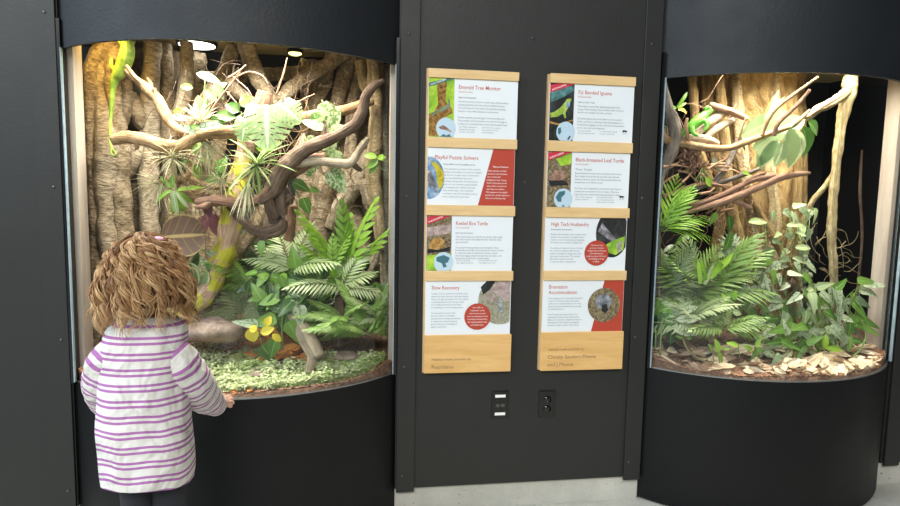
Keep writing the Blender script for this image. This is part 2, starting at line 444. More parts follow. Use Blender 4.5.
def display_tank(x0, x1, label):
    t = empty('display_tank', ((x0+x1)/2, 0, 0), label, 'terrarium')
    m = MB(); curtain(m, x0, x1, SAG, .015, ZB, .02); m.build('base_panel', M['base'], t, sharp=True)
    m = MB(); curtain(m, x0, x1, SAG, ZT, TOP, .02); m.build('fascia_panel', M['fascia'], t, sharp=True)
    m = MB(); curtain(m, x0+.01, x1-.01, SAG-.008, ZB-.01, ZT+.02, .006); m.build('curved_glass', M['glass'], t, sharp=True)
    m = MB(); curtain(m, x0+.001, x1-.001, SAG-.001, ZB, ZB+.004, .016); m.build('rim', M['steel'], t, sharp=True)
    for x, s in ((x0, 1), (x1, -1)):
        a = sorted((x+s*.001, x+s*.012))
        boxo('glass_channel', (a[0], -.03, ZB), (a[1], .02, ZT+.1), M['black'], t)
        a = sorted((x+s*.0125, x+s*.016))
        boxo('glass_edge_reflection', (a[0], -.036, ZB+.005), (a[1], -.022, ZT), M['gedge'], t)
        a = sorted((x+s*.002, x+s*.03))
        boxo('frame_post', (a[0], .024, ZB), (a[1], .10, TOP-.6), M['post'], t)
        a = sorted((x-s*.15, x-s*.166))
        boxo('side_panel', (a[0], .082, .3), (a[1], BACK, 2.1), M['blackgloss'], t)
        a = sorted((x-s*.15, x-s*.001))
        boxo('return_panel', (a[0], .066, .3), (a[1], .081, 2.1), M['dark'], t)
    boxo('back_panel', (x0-.16, BACK, .3), (x1+.16, BACK+.02, 2.1), M['dark'], t)
    # wooden lid, set back from the curved front
    A = arcp(x0+.02, x1-.02, SAG-.03); n = len(A)
    m = MB(); m.add([(x, y, 1.965) for x, y in A]+[(x, y, 1.985) for x, y in A]+[(x1-.02, BACK-.002, 1.965), (x0+.02, BACK-.002, 1.965), (x1-.02, BACK-.002, 1.985), (x0+.02, BACK-.002, 1.985)],
        [tuple(list(range(n-1, -1, -1))+[2*n+1, 2*n]), tuple(list(range(n, 2*n))+[2*n+2, 2*n+3])]+[(i, i+1, n+i+1, n+i) for i in range(n-1)])
    m.build('lid_panel', M['ceilwood'], t, smooth=False)
    for a, b in ((x0-.15, x0+.02), (x1-.02, x1+.15)): boxo('lid_panel', (a, .082, 1.965), (b, BACK-.002, 1.985), M['ceilwood'], t)
    return t
display_tank(LX0, LX1, 'left dark curved glass terrarium with tan fig roots, child standing before it')
display_tank(RX0, RX1, 'right dark curved glass terrarium with a bark trunk and dry pale leaves')
M['lampglow'] = plain('lamp_glow', (1, 1, 1), .5, emis=(1, .97, .9, 9))
M['lampwarm'] = plain('lamp_glow_warm', (1, .9, .5), .5, emis=(1, .78, .3, 3))
def lamp(px, py, z, r, mt, label):
    d = FW + RT*((px-450)/FPX) - UP*((py-253)/FPX); p = CAM+d*((z-CAM.z)/d.z)
    t = empty('ceiling_lamp', (p.x, p.y, z), label, 'lamp')
    m = MB(); tube(m, [(p.x, p.y, 1.965, r*1.15), (p.x, p.y, z+.004, r*1.15)], 24, raw=True); m.build('housing', M['black'], t)
    m = MB(); tube(m, [(p.x, p.y, z+.006, r), (p.x, p.y, z, r), (p.x, p.y, z-.006, r*.6)], 24, raw=True); m.build('diffuser', mt, t)
    return p
lamp(197, 46, 1.945, .075, M['lampglow'], 'round white lamp shining under the wooden lid of left tank')
lamp(295, 54, 1.945, .03, M['lampwarm'], 'small yellow lamp under the wooden lid of left tank')

# soil
def soilz(x, y, x0, x1): return ZB+.012+.11*max(0, (y+.1))/.7+.012*NZ.noise(V((x*6, y*6, 3)))+.012*max(0, min(1, (y+.2)*5))
def soil(x0, x1, label):
    A = arcp(x0+.015, x1-.015, SAG-.018, 60); nj = 34; vs = []; fs = []
    for i, (x, yf) in enumerate(A):
        for j in range(nj+1):
            y = yf+(BACK-.005-yf)*(j/nj)**1.3
            vs.append((x, y, soilz(x, y, x0, x1)+.004*NZ.noise(V((x*60, y*60, 1)))))
    for i in range(len(A)-1):
        for j in range(nj): a = i*(nj+1)+j; fs.append((a, a+nj+1, a+nj+2, a+1))
    n0 = len(vs)
    for i, (x, yf) in enumerate(A): vs.append((x, yf, ZB-.05))
    for i in range(len(A)-1): fs.append((n0+i, n0+i+1, (i+1)*(nj+1), i*(nj+1)))
    m = MB(); m.add(vs, fs)
    for xa, xb in ((x0-.145, x0+.02), (x1-.02, x1+.145)):
        vs = []; fs = []
        for i in range(13):
            for j in range(25):
                x = xa+(xb-xa)*i/12; y = .1+(BACK-.11)*j/24; vs.append((x, y, soilz(x, y, x0, x1)+.004*NZ.noise(V((x*60, y*60, 1)))))
        for i in range(12):
            for j in range(24): a = i*25+j; fs.append((a, a+25, a+26, a+1))
        m.add(vs, fs)
    tag(m.build('soil_bed', M['soil']), label, 'soil', kind='stuff')
soil(LX0, LX1, 'brown soil covering the floor of the left tank')
soil(RX0, RX1, 'reddish soil covering the floor of the right tank')
def chips(x0, x1, n, label, y0=-.27, y1=.1):
    m = MB(); A = arcp(x0+.02, x1-.02, SAG-.026, 200)
    for _ in range(n):
        x, yf = A[R.randrange(201)]; y = yf+abs(R.gauss(0, .05)); z = soilz(x, y, x0, x1)+.003; a = R.random()*3.14
        d = V((math.cos(a), math.sin(a), R.uniform(-.2, .2))); s = V((-d.y, d.x, 0)); L = R.uniform(.004, .011); c = V((x, y, z)); w_ = L*.4
        m.add([c-d*L-s*w_, c+d*L-s*w_, c+d*L+s*w_, c-d*L+s*w_, c+V((0, 0, .004))], [(0, 1, 4), (1, 2, 4), (2, 3, 4), (3, 0, 4)])
    tag(m.build('bark_chips', M['chips'], smooth=False), label, 'bark chips', kind='stuff')
chips(LX0, LX1, 1500, 'small reddish bark chips along the left tank rim')
chips(RX0, RX1, 4200, 'small reddish bark chips along the right tank rim')

# sculpted surfaces
def slab(name, x0, x1, z0, z1, y, amp, mt, label, cat, sc_=5, nx=60, nz=80, seed=0, th=.03, parent=None, depthf=None):
    m = MB(); vs = []; fs = []
    for i in range(nx+1):
        for j in range(nz+1):
            x = x0+(x1-x0)*i/nx; z = z0+(z1-z0)*j/nz
            h = amp*(NZ.noise(V((x*sc_+seed, z*sc_*.45, seed)))+.45*NZ.noise(V((x*sc_*3+seed, z*sc_*1.3, seed+4)))+.15*NZ.noise(V((x*sc_*8, z*sc_*6, seed))))
            if depthf: h += depthf(x, z)
            ex = .006*NZ.noise(V((z*9, seed, 0)))
            vs.append((x+ex, y-h, z))
    for i in range(nx):
        for j in range(nz): a = i*(nz+1)+j; fs.append((a, a+nz+1, a+nz+2, a+1))
    m.add(vs, fs); o = m.build(name, mt, parent)
    if not parent: tag(o, label, cat)
    s = o.modifiers.new('s', 'SOLIDIFY'); s.thickness = th; s.offset = -1 if False else 1
    return o
slab('bark_backdrop', LX0-.13, LX0+.36, .64, 1.94, .60, .06, M['rockwall'], 'grey tan sculpted bark sheet behind the left roots', 'backdrop', 7, seed=3)
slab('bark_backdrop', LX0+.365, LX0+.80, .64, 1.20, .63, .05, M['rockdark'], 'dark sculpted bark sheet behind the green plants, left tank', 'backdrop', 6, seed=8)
slab('bark_backdrop', -.26, LX1+.13, .64, 1.93, .58, .07, M['rockwall'], 'tan sculpted bark sheet behind the ropey roots at right of left tank', 'backdrop', 6, seed=11)

# ------------------------------------------------------------ left tank: roots
def pathobj(name, pts, mt, parent=None, sides=12, sub=8, lump=.18, lscale=14, ridge=0, seed=None, scale=1):
    m = MB(); tube(m, W4(pts, scale), sides, sub, lump, lscale, ridge, seed); return m.build(name, mt, parent)
def cluster(name, label, cat, roots, loc):
    t = empty(name, loc, label, cat)
    for pts, mt in roots: pathobj('root', pts, M[mt], t, 14, 9, .22, 16, .1)
    return t
cluster('fig_root_cluster', 'thick tan wrinkled fig roots forming loops at far left of left tank', 'roots', [
 ([(118,36,.30,5),(108,46,.30,7),(97,56,.30,8),(92,75,.30,6.5),(91,110,.30,6),(93,150,.30,6.5),(97,200,.30,8),(98,260,.30,8),(98,345,.3,9)], 'root'),
 ([(97,55,.31,7),(103,72,.31,7),(102,92,.31,6),(104,120,.30,8),(107,150,.29,11),(104,180,.29,9),(105,215,.29,8),(110,270,.29,9),(112,340,.3,10)], 'rootw'),
 ([(112,36,.31,9),(116,58,.31,10),(112,80,.31,8),(114,105,.31,7),(119,125,.32,7),(121,150,.32,9),(120,180,.33,9),(122,215,.33,9),(124,260,.33,10),(126,340,.33,12)], 'root'),
 ([(122,70,.35,7),(124,100,.35,6.5),(122,120,.35,6),(118,134,.34,4)], 'root'),
 ], at(105, 345, .3))
cluster('fig_root_cluster', 'pale upright fig roots with a side lump, behind the child', 'roots', [
 ([(152,42,.42,8),(150,90,.42,8),(150,140,.42,8),(148,190,.42,8),(150,250,.42,9),(150,330,.42,10)], 'rootw'),
 ([(165,44,.48,6),(167,85,.47,6.5),(166,120,.47,7),(170,170,.47,6),(172,215,.47,6),(175,300,.47,8)], 'root'),
 ([(128,95,.40,8),(135,110,.40,9),(141,122,.40,7),(150,128,.42,5)], 'root'),
 ([(150,140,.44,8),(138,150,.42,10),(128,165,.41,10),(120,180,.4,7)], 'rootw'),
 ([(140,160,.5,7),(135,200,.5,9),(132,250,.5,9),(132,330,.5,9)], 'root'),
 ], at(150, 330, .42))
cluster('fig_root_cluster', 'bright pale fig roots forking under the round white lamp', 'roots', [
 ([(186,42,.36,6),(186,70,.36,6),(183,95,.36,6.5),(178,115,.36,6),(170,140,.37,5)], 'rootw'),
 ([(216,80,.34,5),(210,95,.34,7),(200,110,.34,7),(190,122,.35,6),(182,135,.35,6)], 'rootw'),
 ([(196,60,.5,6),(200,90,.5,6),(196,120,.5,6),(194,160,.5,7),(196,210,.5,7),(200,300,.5,8)], 'root'),
 ], at(190, 330, .4))
cluster('fig_root_cluster', 'V shaped smooth fig roots meeting above the monstera leaf', 'roots', [
 ([(246,42,.34,9),(252,62,.34,8),(262,85,.33,7),(272,100,.32,6),(278,112,.32,6),(280,125,.32,5)], 'root'),
 ([(345,52,.40,7),(325,66,.38,7),(303,80,.36,6.5),(288,92,.34,6),(279,104,.33,6)], 'root'),
 ([(228,80,.36,5),(236,90,.35,6),(246,98,.34,5.5),(257,106,.33,5)], 'rootw'),
 ([(205,78,.5,6),(240,76,.52,6.5),(280,74,.52,6),(335,68,.5,5)], 'root'),
 ([(234,45,.45,6),(225,70,.42,7),(218,90,.4,7),(222,120,.42,6),(215,180,.5,7),(215,290,.5,8)], 'root'),
 ], at(260, 330, .4))
cluster('fig_root_cluster', 'broad flat fig roots at the right half of left tank', 'roots', [
 ([(352,52,.45,8),(345,75,.44,8),(338,100,.43,7),(331,125,.42,8),(326,160,.42,9),(322,200,.42,11),(320,240,.42,11),(318,300,.42,12)], 'root'),
 ([(366,56,.43,7),(358,85,.42,6),(352,110,.42,6),(352,140,.42,6),(348,175,.42,8),(345,205,.42,9),(344,240,.43,11),(345,310,.43,12)], 'root'),
 ([(333,52,.48,7),(325,80,.47,7),(316,105,.46,7),(312,130,.46,6)], 'root'),
 ([(310,160,.5,9),(305,200,.5,10),(300,240,.5,10),(298,310,.5,11)], 'root'),
 ([(366,150,.35,5),(360,175,.35,8),(350,195,.36,8),(338,210,.37,7),(330,228,.38,6)], 'rootw'),
 ([(362,180,.33,6),(372,205,.32,7),(380,225,.31,6),(380,250,.31,5),(372,268,.32,6),(360,285,.33,7),(352,320,.34,8)], 'rootw'),
 ([(345,205,.4,9),(356,225,.38,9),(364,245,.36,7),(366,265,.35,7),(362,300,.35,8)], 'root'),
 ], at(345, 320, .42))
cluster('ropey_hanging_root', 'ropey yellow tan root hanging by the right glass edge of left tank', 'roots', [
 ([(372,58,.26,6),(375,90,.26,7),(376,125,.26,7),(374,150,.26,8),(374,180,.26,8),(378,215,.26,7),(381,250,.26,5)], 'rope'),
 ([(380,62,.3,3),(383,110,.3,3),(385,160,.3,4),(384,230,.3,5),(386,300,.3,5),(385,350,.3,5)], 'rootw'),
 ([(360,60,.32,5),(364,82,.32,5),(371,100,.3,4)], 'rope'),
 ], at(374, 260, .26))

# branches, one thing each
def branch(name, label, pts, mt, twigs=(), cat='branch', lump=.2, group=None, tmt=None, sides=10):
    m = MB(); tube(m, W4(pts), sides, 8, lump, 22, .08)
    o = m.build(name, M[mt])
    if twigs:
        o2 = empty(name, o.location, label, cat, group); org = o.location.copy()
        o.location = (0, 0, 0); o.parent = o2; o.name = 'stem'
        for tw in twigs: 
            m = MB(); tube(m, W4(tw), 7, 6, .15, 30); m.build('twig', M[tmt or mt], o2)
        return o2
    return tag(o, label, cat, group)
branch('hanging_branch', 'long smooth tan branch running level across the left tank', [(112,140,.05,5),(128,137,.05,6),(145,140,.05,6),(165,146,.05,6.5),(180,146,.04,6),(195,138,.03,5),(210,133,.02,5.5),(235,132,.02,6),(262,131,.03,5)], 'branch',
  [[(136,141,.05,3),(137,147,.04,2),(135,150,.04,.8)], [(175,147,.04,3),(181,153,.04,2),(184,157,.03,1)], [(184,142,.04,3),(190,130,.03,2),(200,120,.02,1)]])
branch('hanging_branch', 'forked reddish tan branch slanting down from the green lizard', [(126,70,.10,2.5),(136,80,.10,3.5),(148,90,.10,5),(158,100,.09,5),(165,114,.08,5.5),(171,124,.07,4.5),(181,131,.05,4),(190,135,.04,3)], 'branch',
  [[(150,89,.10,3),(150,83,.10,2),(147,78,.10,1)], [(126,66,.10,2),(134,76,.09,2),(142,84,.09,2)], [(156,97,.09,3),(154,88,.08,1.5)]])
branch('driftwood_branch', 'dark curving driftwood branch sweeping up to the right in left tank', [(384,80,-.02,2),(374,86,-.02,4),(366,97,-.02,5),(362,112,-.02,5.5),(356,124,-.02,6),(342,133,-.01,5.5),(325,141,0,6.5),(306,149,0,7),(292,160,0,8),(281,174,0,9),(273,190,.01,8),(262,198,.01,6),(248,203,.02,5)], 'drift',
  [[(352,127,-.02,3),(357,134,-.02,1.5),(356,137,-.02,1)], [(326,140,0,3),(325,131,0,1.5),(325,127,0,1)], [(282,176,0,6),(280,195,.02,6),(282,215,.03,5)], [(268,190,0,4),(270,205,.02,6),(276,218,.03,5)]])
branch('driftwood_branch', 'reddish tan branch bending along the bottom of the driftwood sweep', [(196,202,.02,3.5),(212,200,.01,4),(230,202,.0,4.5),(248,203,0,4.5),(262,196,0,4),(272,184,0,3.5),(280,168,0,3)], 'pink',
  [[(212,201,.01,3),(205,206,0,3),(195,207,0,1.5)]])
branch('driftwood_branch', 'grey white topped twig angled beside the driftwood sweep', [(300,163,.02,5),(318,161,.0,4.5),(335,163,-.02,4.5),(350,163,-.03,4.5),(357,154,-.03,4),(362,146,-.03,3.5),(368,138,-.03,2.5)], 'log',
  [[(352,162,-.02,3),(356,167,-.02,3),(361,170,0,2)]], tmt='drift')
branch('driftwood_branch', 'knotty brown branch stub crossing behind the driftwood sweep', [(285,178,.05,4),(300,168,.05,5.5),(312,160,.05,6),(322,158,.06,5),(330,150,.08,4)], 'pink')
branch('cut_branch', 'pale cut branch lying level beside the monstera leaf', [(289,121,.10,5),(300,118,.10,5.2),(315,115,.12,5.2),(335,112,.14,5),(352,108,.16,5),(372,101,.2,4)], 'branch', lump=.1)
branch('tree_stump', 'short reddish brown stub standing behind the monstera leaf', [(259,112,.16,7),(262,102,.16,7.5),(265,92,.16,7)], 'pink', cat='stump', lump=.1)
branch('mossy_log', 'leaning brown log with yellow moss, right of the child', [(247,140,.16,8),(243,160,.16,8),(238,180,.15,9),(233,205,.13,10),(228,235,.11,10),(221,262,.09,10),(211,285,.07,10),(198,300,.05,10),(180,312,.03,9),(160,322,.02,9)], 'mossy', cat='log', lump=.25, sides=14)
branch('twisted_root', 'olive brown root curving left of the dark hollow', [(262,205,.25,5),(256,222,.22,7),(248,238,.2,7),(238,252,.18,6),(228,268,.17,6)], 'root', cat='root')
branch('twisted_vine', 'thick vine twisting into an S curve under the driftwood', [(238,205,.08,3),(236,214,.07,4),(244,222,.06,4),(254,230,.05,5),(268,232,.04,6),(281,228,.03,6),(284,220,.03,3)], 'drift',
  [[(290,196,.05,6),(282,203,.04,7),(274,213,.04,7),(276,222,.04,6)], [(228,206,.08,3),(238,212,.07,3),(246,208,.06,2)]], cat='vine')
branch('pink_root', 'straight pinkish root standing upright in the tank centre', [(292,205,.14,5),(290,225,.14,5),(288,245,.14,5.5),(287,262,.13,6),(283,285,.12,6)], 'pink', cat='root', lump=.15)
branch('slanted_log', 'weathered tan log slanting out of the orange leaves', [(289,310,.0,4),(294,318,-.02,6),(303,330,-.04,8.5),(311,345,-.07,9),(318,358,-.1,7)], 'log', [[(311,345,-.07,4),(312,360,-.1,5),(309,374,-.13,4)]], cat='log', lump=.12)
branch('curved_wood', 'bleached curved wood strip left of the moss log top', [(209,207,.06,1.5),(216,202,.05,4),(228,200,.04,4.5),(242,204,.03,3)], 'branch')
branch('bent_root', 'grey tan upright root stump in the right fern patch', [(340,296,.05,5),(339,315,.05,5.5),(338,330,.05,6),(336,345,.05,7)], 'drift', cat='root')
branch('cross_branch', 'slim tan branch crossing level under the main branch', [(160,182,.12,2.5),(175,180,.1,2.5),(190,176,.1,4),(193,165,.1,3.5),(190,150,.1,3)], 'branch',
  [[(190,177,.1,4),(202,185,.1,3.5),(215,187,.1,3),(228,186,.12,2)], [(180,190,.08,5),(195,196,.07,6),(208,193,.06,4)]], tmt='branch')
tw = [[(228,78,.0,1),(238,72,0,1),(246,65,0,.6)], [(232,80,0,.8),(248,72,0,.8),(262,76,0,.8),(268,84,0,.5)], [(232,76,.02,.8),(246,88,.02,.8),(252,96,.02,.5)],
      [(276,95,.0,.8),(283,75,0,.8),(287,58,0,.5)], [(225,90,.0,.8),(232,98,0,.8),(240,107,0,.6)], [(290,108,.0,.8),(302,100,0,.8),(315,94,0,.6)]]
branch('twig_spray', 'spray of thin reddish twigs below the wooden tank lid', [(205,125,.02,1.2),(215,105,.01,1.2),(228,88,.0,1),(240,72,0,.8)], 'twig', tw, cat='twigs', tmt='twig')

def rootlets(label, x0, y0, x1, y1, n, mt, Ys, lr, down=.6, r=.45):
    m = MB()
    for _ in range(n):
        x = R.uniform(x0, x1); y = R.uniform(y0, y1); Y = R.uniform(*Ys); L = R.uniform(*lr); a = math.radians(R.gauss(90, 25) if R.random() < down else R.uniform(0, 360))
        P = []; 
        for q in range(5): P.append((x, y, Y, r*(1-.15*q))); a += R.gauss(0, .45); x += math.cos(a)*L/4; y += math.sin(a)*L/4; Y += R.uniform(-.01, .01)
        tube(m, W4(P), 4, 4)
    tag(m.build('rootlets', M[mt]), label, 'rootlets', kind='stuff')
rootlets('thin tan aerial rootlets tangled over the middle of the left tank', 165, 95, 345, 215, 210, 'branch', (.0, .2), (12, 50))
rootlets('dark fine rootlets hanging through the upper left tank', 170, 60, 360, 200, 130, 'drift', (.1, .3), (15, 60))
rootlets('straw coloured threads around the perched air plants', 155, 130, 290, 215, 150, 'liana', (-.02, .1), (8, 26), .4, .35)
rootlets('short shaggy orange rootlets on the hanging root knob', 680, 144, 699, 166, 110, 'pink', (-.01, .05), (6, 16), .7, .8)
rootlets('thin brown rootlets tangled through the right tank branches', 662, 100, 760, 240, 120, 'twig', (.0, .15), (10, 36), .4)
rootlets('thin stems and rootlets hanging over the trunk foot in the right tank', 725, 220, 850, 345, 120, 'liana', (.0, .12), (10, 36), .7)
def stone(name, px, py, Y, rx, ry, label):
    p = at(px, py, Y); k = mpp(Y); m = MB(); blob(m, p, rx*k, rx*k*.8, ry*k, .35, 9, 26, 16); tag(m.build(name, M['stone']), label, 'rock')
stone('rock', 205, 328, .06, 36, 13, 'flat brown rock under the mossy log base')
stone('rock', 345, 356, .02, 16, 4, 'low brown rock half buried in the pale groundcover, right side')
stone('rock', 262, 372, -.08, 16, 1.6, 'flat stone between groundcover patches at front of left tank')
stone('rock', 268, 388, -.17, 20, 2.5, 'flat tan stone nearest the left tank rim')

# ------------------------------------------------------------ plants
CV = lambda p: (CAM-V(p)).normalized()
def plant(name, label, cat, px, py, Y, group=None):
    return empty(name, at(px, py, Y), label, cat, group)
def bl(mb, px, py, Y, ang, L, Wp, shape='oval', droop=.2, fold=.25, tilt=.35, ns=7, wave=0, dy=0):
    # a leaf seen at a photo position: ang in degrees (0 right, 90 up), L and W in pixels at that distance
    p = at(px, py, Y); k = mpp(Y); a = math.radians(ang)
    d = V((math.cos(a), dy, math.sin(a)))
    n = V((R.uniform(-.2, .2), -1, tilt+R.uniform(-.15, .15)))
    leaf(mb, p, d, n, L*k, Wp*k, droop, fold, shape, ns, wave)
# monstera
def monstera(mb, px, py, Y, ang, L, Wp, rnd):
    # heart outline with slits running out to the edge and a few holes by the midrib
    k = mpp(Y); b = at(px, py, Y); a = math.radians(ang); d = V((math.cos(a), -.15, math.sin(a))).normalized()
    n = V((0, -1, .45)); n = (n-d*n.dot(d)).normalized(); s = d.cross(n); L *= k; Wp *= k; NT, NU = 72, 12
    wf = lambda t: (.62+.38*math.sin(math.pi*min(1, t*2.4+.1)/2))*(1-max(0, t-.35)/.65)**.55*(1 if t > .03 else .8)
    for sg in (-1, 1):
        vs = []; at_ = []; fs = []
        for i in range(NT+1):
            t = i/NT
            for q in range(NU+1):
                u = q/NU; w = wf(t)*Wp/2*u
                c = b+d*(L*(t+.16*u*(1-t)-(.30*u*u if t < .12 else 0)*(1-t/.12)))+s*sg*w-n*(.20*L*u*u*.6+.12*L*t*t)+n*.10*w
                vs.append(c); at_.append((sg*u, t, rnd))
        for i in range(NT):
            for q in range(NU):
                t = (i+.5)/NT; u = (q+.5)/NU; gap = False
                for kk, tk in enumerate((.18, .33, .47, .61, .76)):
                    if u > .42 and abs(t-tk) < .007+.022*(u-.42)*2: gap = True
                    if kk in (1, 2, 3) and .14 < u < .30 and abs(t-tk-.06) < .012: gap = True
                if not gap: A = i*(NU+1)+q; fs.append((A, A+1, A+NU+2, A+NU+1))
        mb.add(vs, fs, at_)
t = plant('monstera_plant', 'large white green split monstera leaves in the left tank centre', 'plant', 262, 130, 0)
for a in [(266,104,-.06,-88,42,50,.9), (281,104,-.09,-40,24,30,.7), (246,118,-.04,-100,22,24,.3)]:
    m = MB(); monstera(m, *a); m.build('leaf', G['mon'], t)
m = MB(); tube(m, W4([(262,131,.03,1.4),(262,116,.0,1.3),(268,106,-.055,1.2)]), 7); tube(m, W4([(262,131,.03,1.2),(272,112,-.04,1.1),(280,106,-.075,1)]), 7); m.build('stem', M['stem'], t)
t = plant('climbing_plant', 'green leaves with pale edges lying along the main branch', 'plant', 215, 128, .0)
for mt, L in (('mid', [(236,118,-.03,170,20,12),(225,122,-.03,190,20,13),(240,112,-.02,150,15,12),(250,108,-.02,120,14,13),(200,127,-.02,190,14,7)]), ('silver', [(222,125,-.04,185,26,9),(196,134,-.03,150,18,7),(186,120,0,160,14,7)])):
    m = MB()
    for q in L: bl(m, q[0], q[1], q[2], q[3], q[4], q[5], 'oval', .2, .4, .4, 8, .06)
    m.build('foliage', G[mt], t)
m = MB(); tube(m, W4([(180,128,.0,.8),(200,128,-.02,.8),(225,123,-.03,.8),(250,110,-.02,.8)]), 6); m.build('stem', M['stem'], t)
t = plant('spotted_vine', 'vine with speckled pale leaves climbing the right hand roots', 'plant', 335, 180, .1)
m = MB()
for q in [(322,103,.08,-60,24,20),(334,106,.08,-95,28,18),(318,112,.06,-100,18,15),(340,124,.08,-110,22,18),(323,128,.05,160,22,13),(330,140,.06,-90,20,16),(335,150,.05,-100,18,22),(316,139,.05,-150,14,15),(328,148,.06,150,18,12),(331,170,.03,-60,26,24),(318,158,.1,-120,22,14)]:
    bl(m, *q, 'heart', .15, .2, .2)
m.build('foliage', G['varieg'], t)
m = MB(); tube(m, W4([(322,100,.1,.8),(330,125,.1,.8),(333,150,.1,.8),(330,180,.1,.8)]), 6); m.build('stem', M['stem'], t)
def simple(name, label, cat, base, groups, stems=(), group=None):
    t = plant(name, label, cat, *base, group=group)
    for mt, shape, Ls, kw in groups:
        m = MB()
        for q in Ls: bl(m, *q, shape, **kw)
        m.build('foliage', G[mt], t)
    if stems:
        m = MB()
        for s in stems: tube(m, W4(s), 6)
        m.build('stem', M['stem'], t)
    return t
simple('orchid', 'small bright green orchid perched on the ropey root', 'plant', (378,162,.15), [('bright','oval',[(377,157,.1,170,13,7),(377,158,.1,10,9,6),(379,160,.1,60,7,5)],{}),('mid','oval',[(378,160,.1,215,14,7),(377,163,.1,235,13,6)],{})], [[(378,157,.1,.7),(379,166,.12,.6),(386,172,.12,.4)],[(380,160,.12,.5),(391,163,.12,.4)]])
simple('heart_leaf_vine', 'green heart leaves drooping under the driftwood sweep', 'plant', (302,200,.05), [('mid','heart',[(293,182,.03,-25,18,14),(303,198,.03,-70,17,14),(290,160,.03,-140,12,9),(310,188,.04,-20,10,8)],{}),('bright','heart',[(276,146,.01,200,12,9),(270,150,.02,170,14,10)],{})], [[(288,170,.04,.6),(293,185,.04,.6),(300,200,.04,.6),(296,215,.05,.6)]])
simple('bromeliad', 'small green bromeliad tucked under the level branch', 'plant', (174,195,.04), [('bright','strap',[(171,190,.02,210,20,4),(172,188,.02,135,16,4),(174,192,.02,-70,22,6),(176,190,.02,-40,20,4),(178,190,.02,15,22,4),(173,188,.02,95,14,4),(175,192,.02,-100,22,5)],dict(droop=.35)),('pale','strap',[(173,191,.0,-85,24,6),(176,192,0,-55,18,4)],{})])
simple('ficus_sprig', 'green rounded leaves growing behind the tangled air plant', 'plant', (198,170,.1), [('mid','oval',[(193,153,.08,60,12,9),(200,157,.08,-20,12,9),(196,163,.07,-80,16,9),(190,160,.08,200,10,7),(215,175,.1,60,20,12),(205,183,.1,30,18,10),(222,165,.12,-100,16,10)],{}),('bright','oval',[(197,165,.06,-85,14,9),(203,133,.03,10,10,7),(182,112,.1,170,8,6)],{})], [[(195,150,.1,.7),(197,170,.1,.7),(200,190,.12,.7)]])
simple('lamp_side_plant', 'pale blue green leaves catching the lamp at top of left tank', 'plant', (205,100,.1), [('mint','oval',[(196,73,.06,-15,22,9),(214,83,.06,-60,16,10),(198,95,.06,-80,20,10),(205,90,.08,-40,14,9)],{}),('mid','oval',[(193,88,.1,170,12,7),(207,100,.1,-100,20,8),(212,92,.1,40,16,9),(200,108,.08,-70,14,8)],{})], [[(205,80,.1,.7),(204,100,.1,.8),(205,125,.08,.8)]])
simple('purple_leaf_plant', 'two dark purple leaves hanging beside the pale roots', 'plant', (207,215,.2), [('purple','oval',[(204,192,.04,-80,26,11),(213,213,.18,-75,26,14),(207,214,.2,-110,24,12)],dict(droop=.1))])
simple('elephant_ear', 'one big round brown veined leaf above the hair', 'plant', (184,250,0), [('brown','round',[(161,237,.0,4,40,40)],dict(droop=.1,fold=.12,tilt=.1,ns=14))], [[(183,238,.02,1.1),(184,262,.05,1.1),(188,300,.08,1.2)]])
simple('striped_leaf_plant', 'green and cream striped leaves right beside the hair', 'plant', (195,275,.05), [('oliv','oval',[(186,262,.02,-60,26,14),(192,266,.02,-85,24,12),(205,262,.04,-50,22,12),(199,252,.05,-110,26,10),(208,272,.03,-120,22,12),(214,268,.05,-70,20,9),(188,270,.0,-100,22,11)],dict(droop=.35)),('silver','lance',[(200,256,.04,-60,26,7),(205,250,.06,-30,20,6),(190,248,.05,-150,12,8)],{})], [[(197,250,.06,.8),(197,280,.08,.8)]])
def airplant(name, label, px, py, Y, n, L, mt='airp', a0=0, a1=360, w_=1.4, curl=.5):
    t = plant(name, label, 'plant', px, py, Y); m = MB(); k = mpp(Y)
    for i in range(n):
        a = math.radians(R.uniform(a0, a1)); d = V((math.cos(a), R.uniform(-.7, .3), math.sin(a)))
        leaf(m, at(px, py, Y)+V((R.uniform(-1, 1), 0, R.uniform(-1, 1)))*k*2, d, V((0, -.4, 1)), L*k*R.uniform(.6, 1.1), w_*k*R.uniform(.7, 1.2), R.uniform(.1, curl), .3, 'strap', 8)
    m.build('foliage', G[mt], t); return t
airplant('spider_plant', 'arching cream and green striped spider plant in the tank centre', 257, 166, -.03, 26, 34, 'strap', 0, 360, 3.2, .9)
airplant('air_plant', 'wiry tangled air plant below the first branch fork', 172, 158, .02, 60, 24, 'airp', 0, 360, .9, 1.2)
airplant('air_plant', 'wiry straw coloured air plant hanging under the level branch', 205, 142, .03, 60, 30, 'airp', 200, 340, .9, .9)
airplant('air_plant', 'spiky pale air plant on top of the level branch', 199, 122, -.03, 40, 22, 'airp', 10, 170, 1.1, .5)
airplant('air_plant', 'brown rooty tangle beside the bromeliad', 160, 185, .05, 50, 24, 'airp', 120, 330, .8, 1.0)
airplant('air_plant', 'curly pale air plant between level branch and moss log', 222, 182, .03, 55, 20, 'airp', 0, 360, .8, 1.3)
airplant('air_plant', 'dry brown rootlets hanging at the right of the monstera', 303, 135, .08, 22, 30, 'dryb', 230, 310, .8, .3)
airplant('air_plant', 'long straw fibres trailing below the spider plant', 248, 185, .0, 50, 34, 'airp', 230, 310, .9, .3)

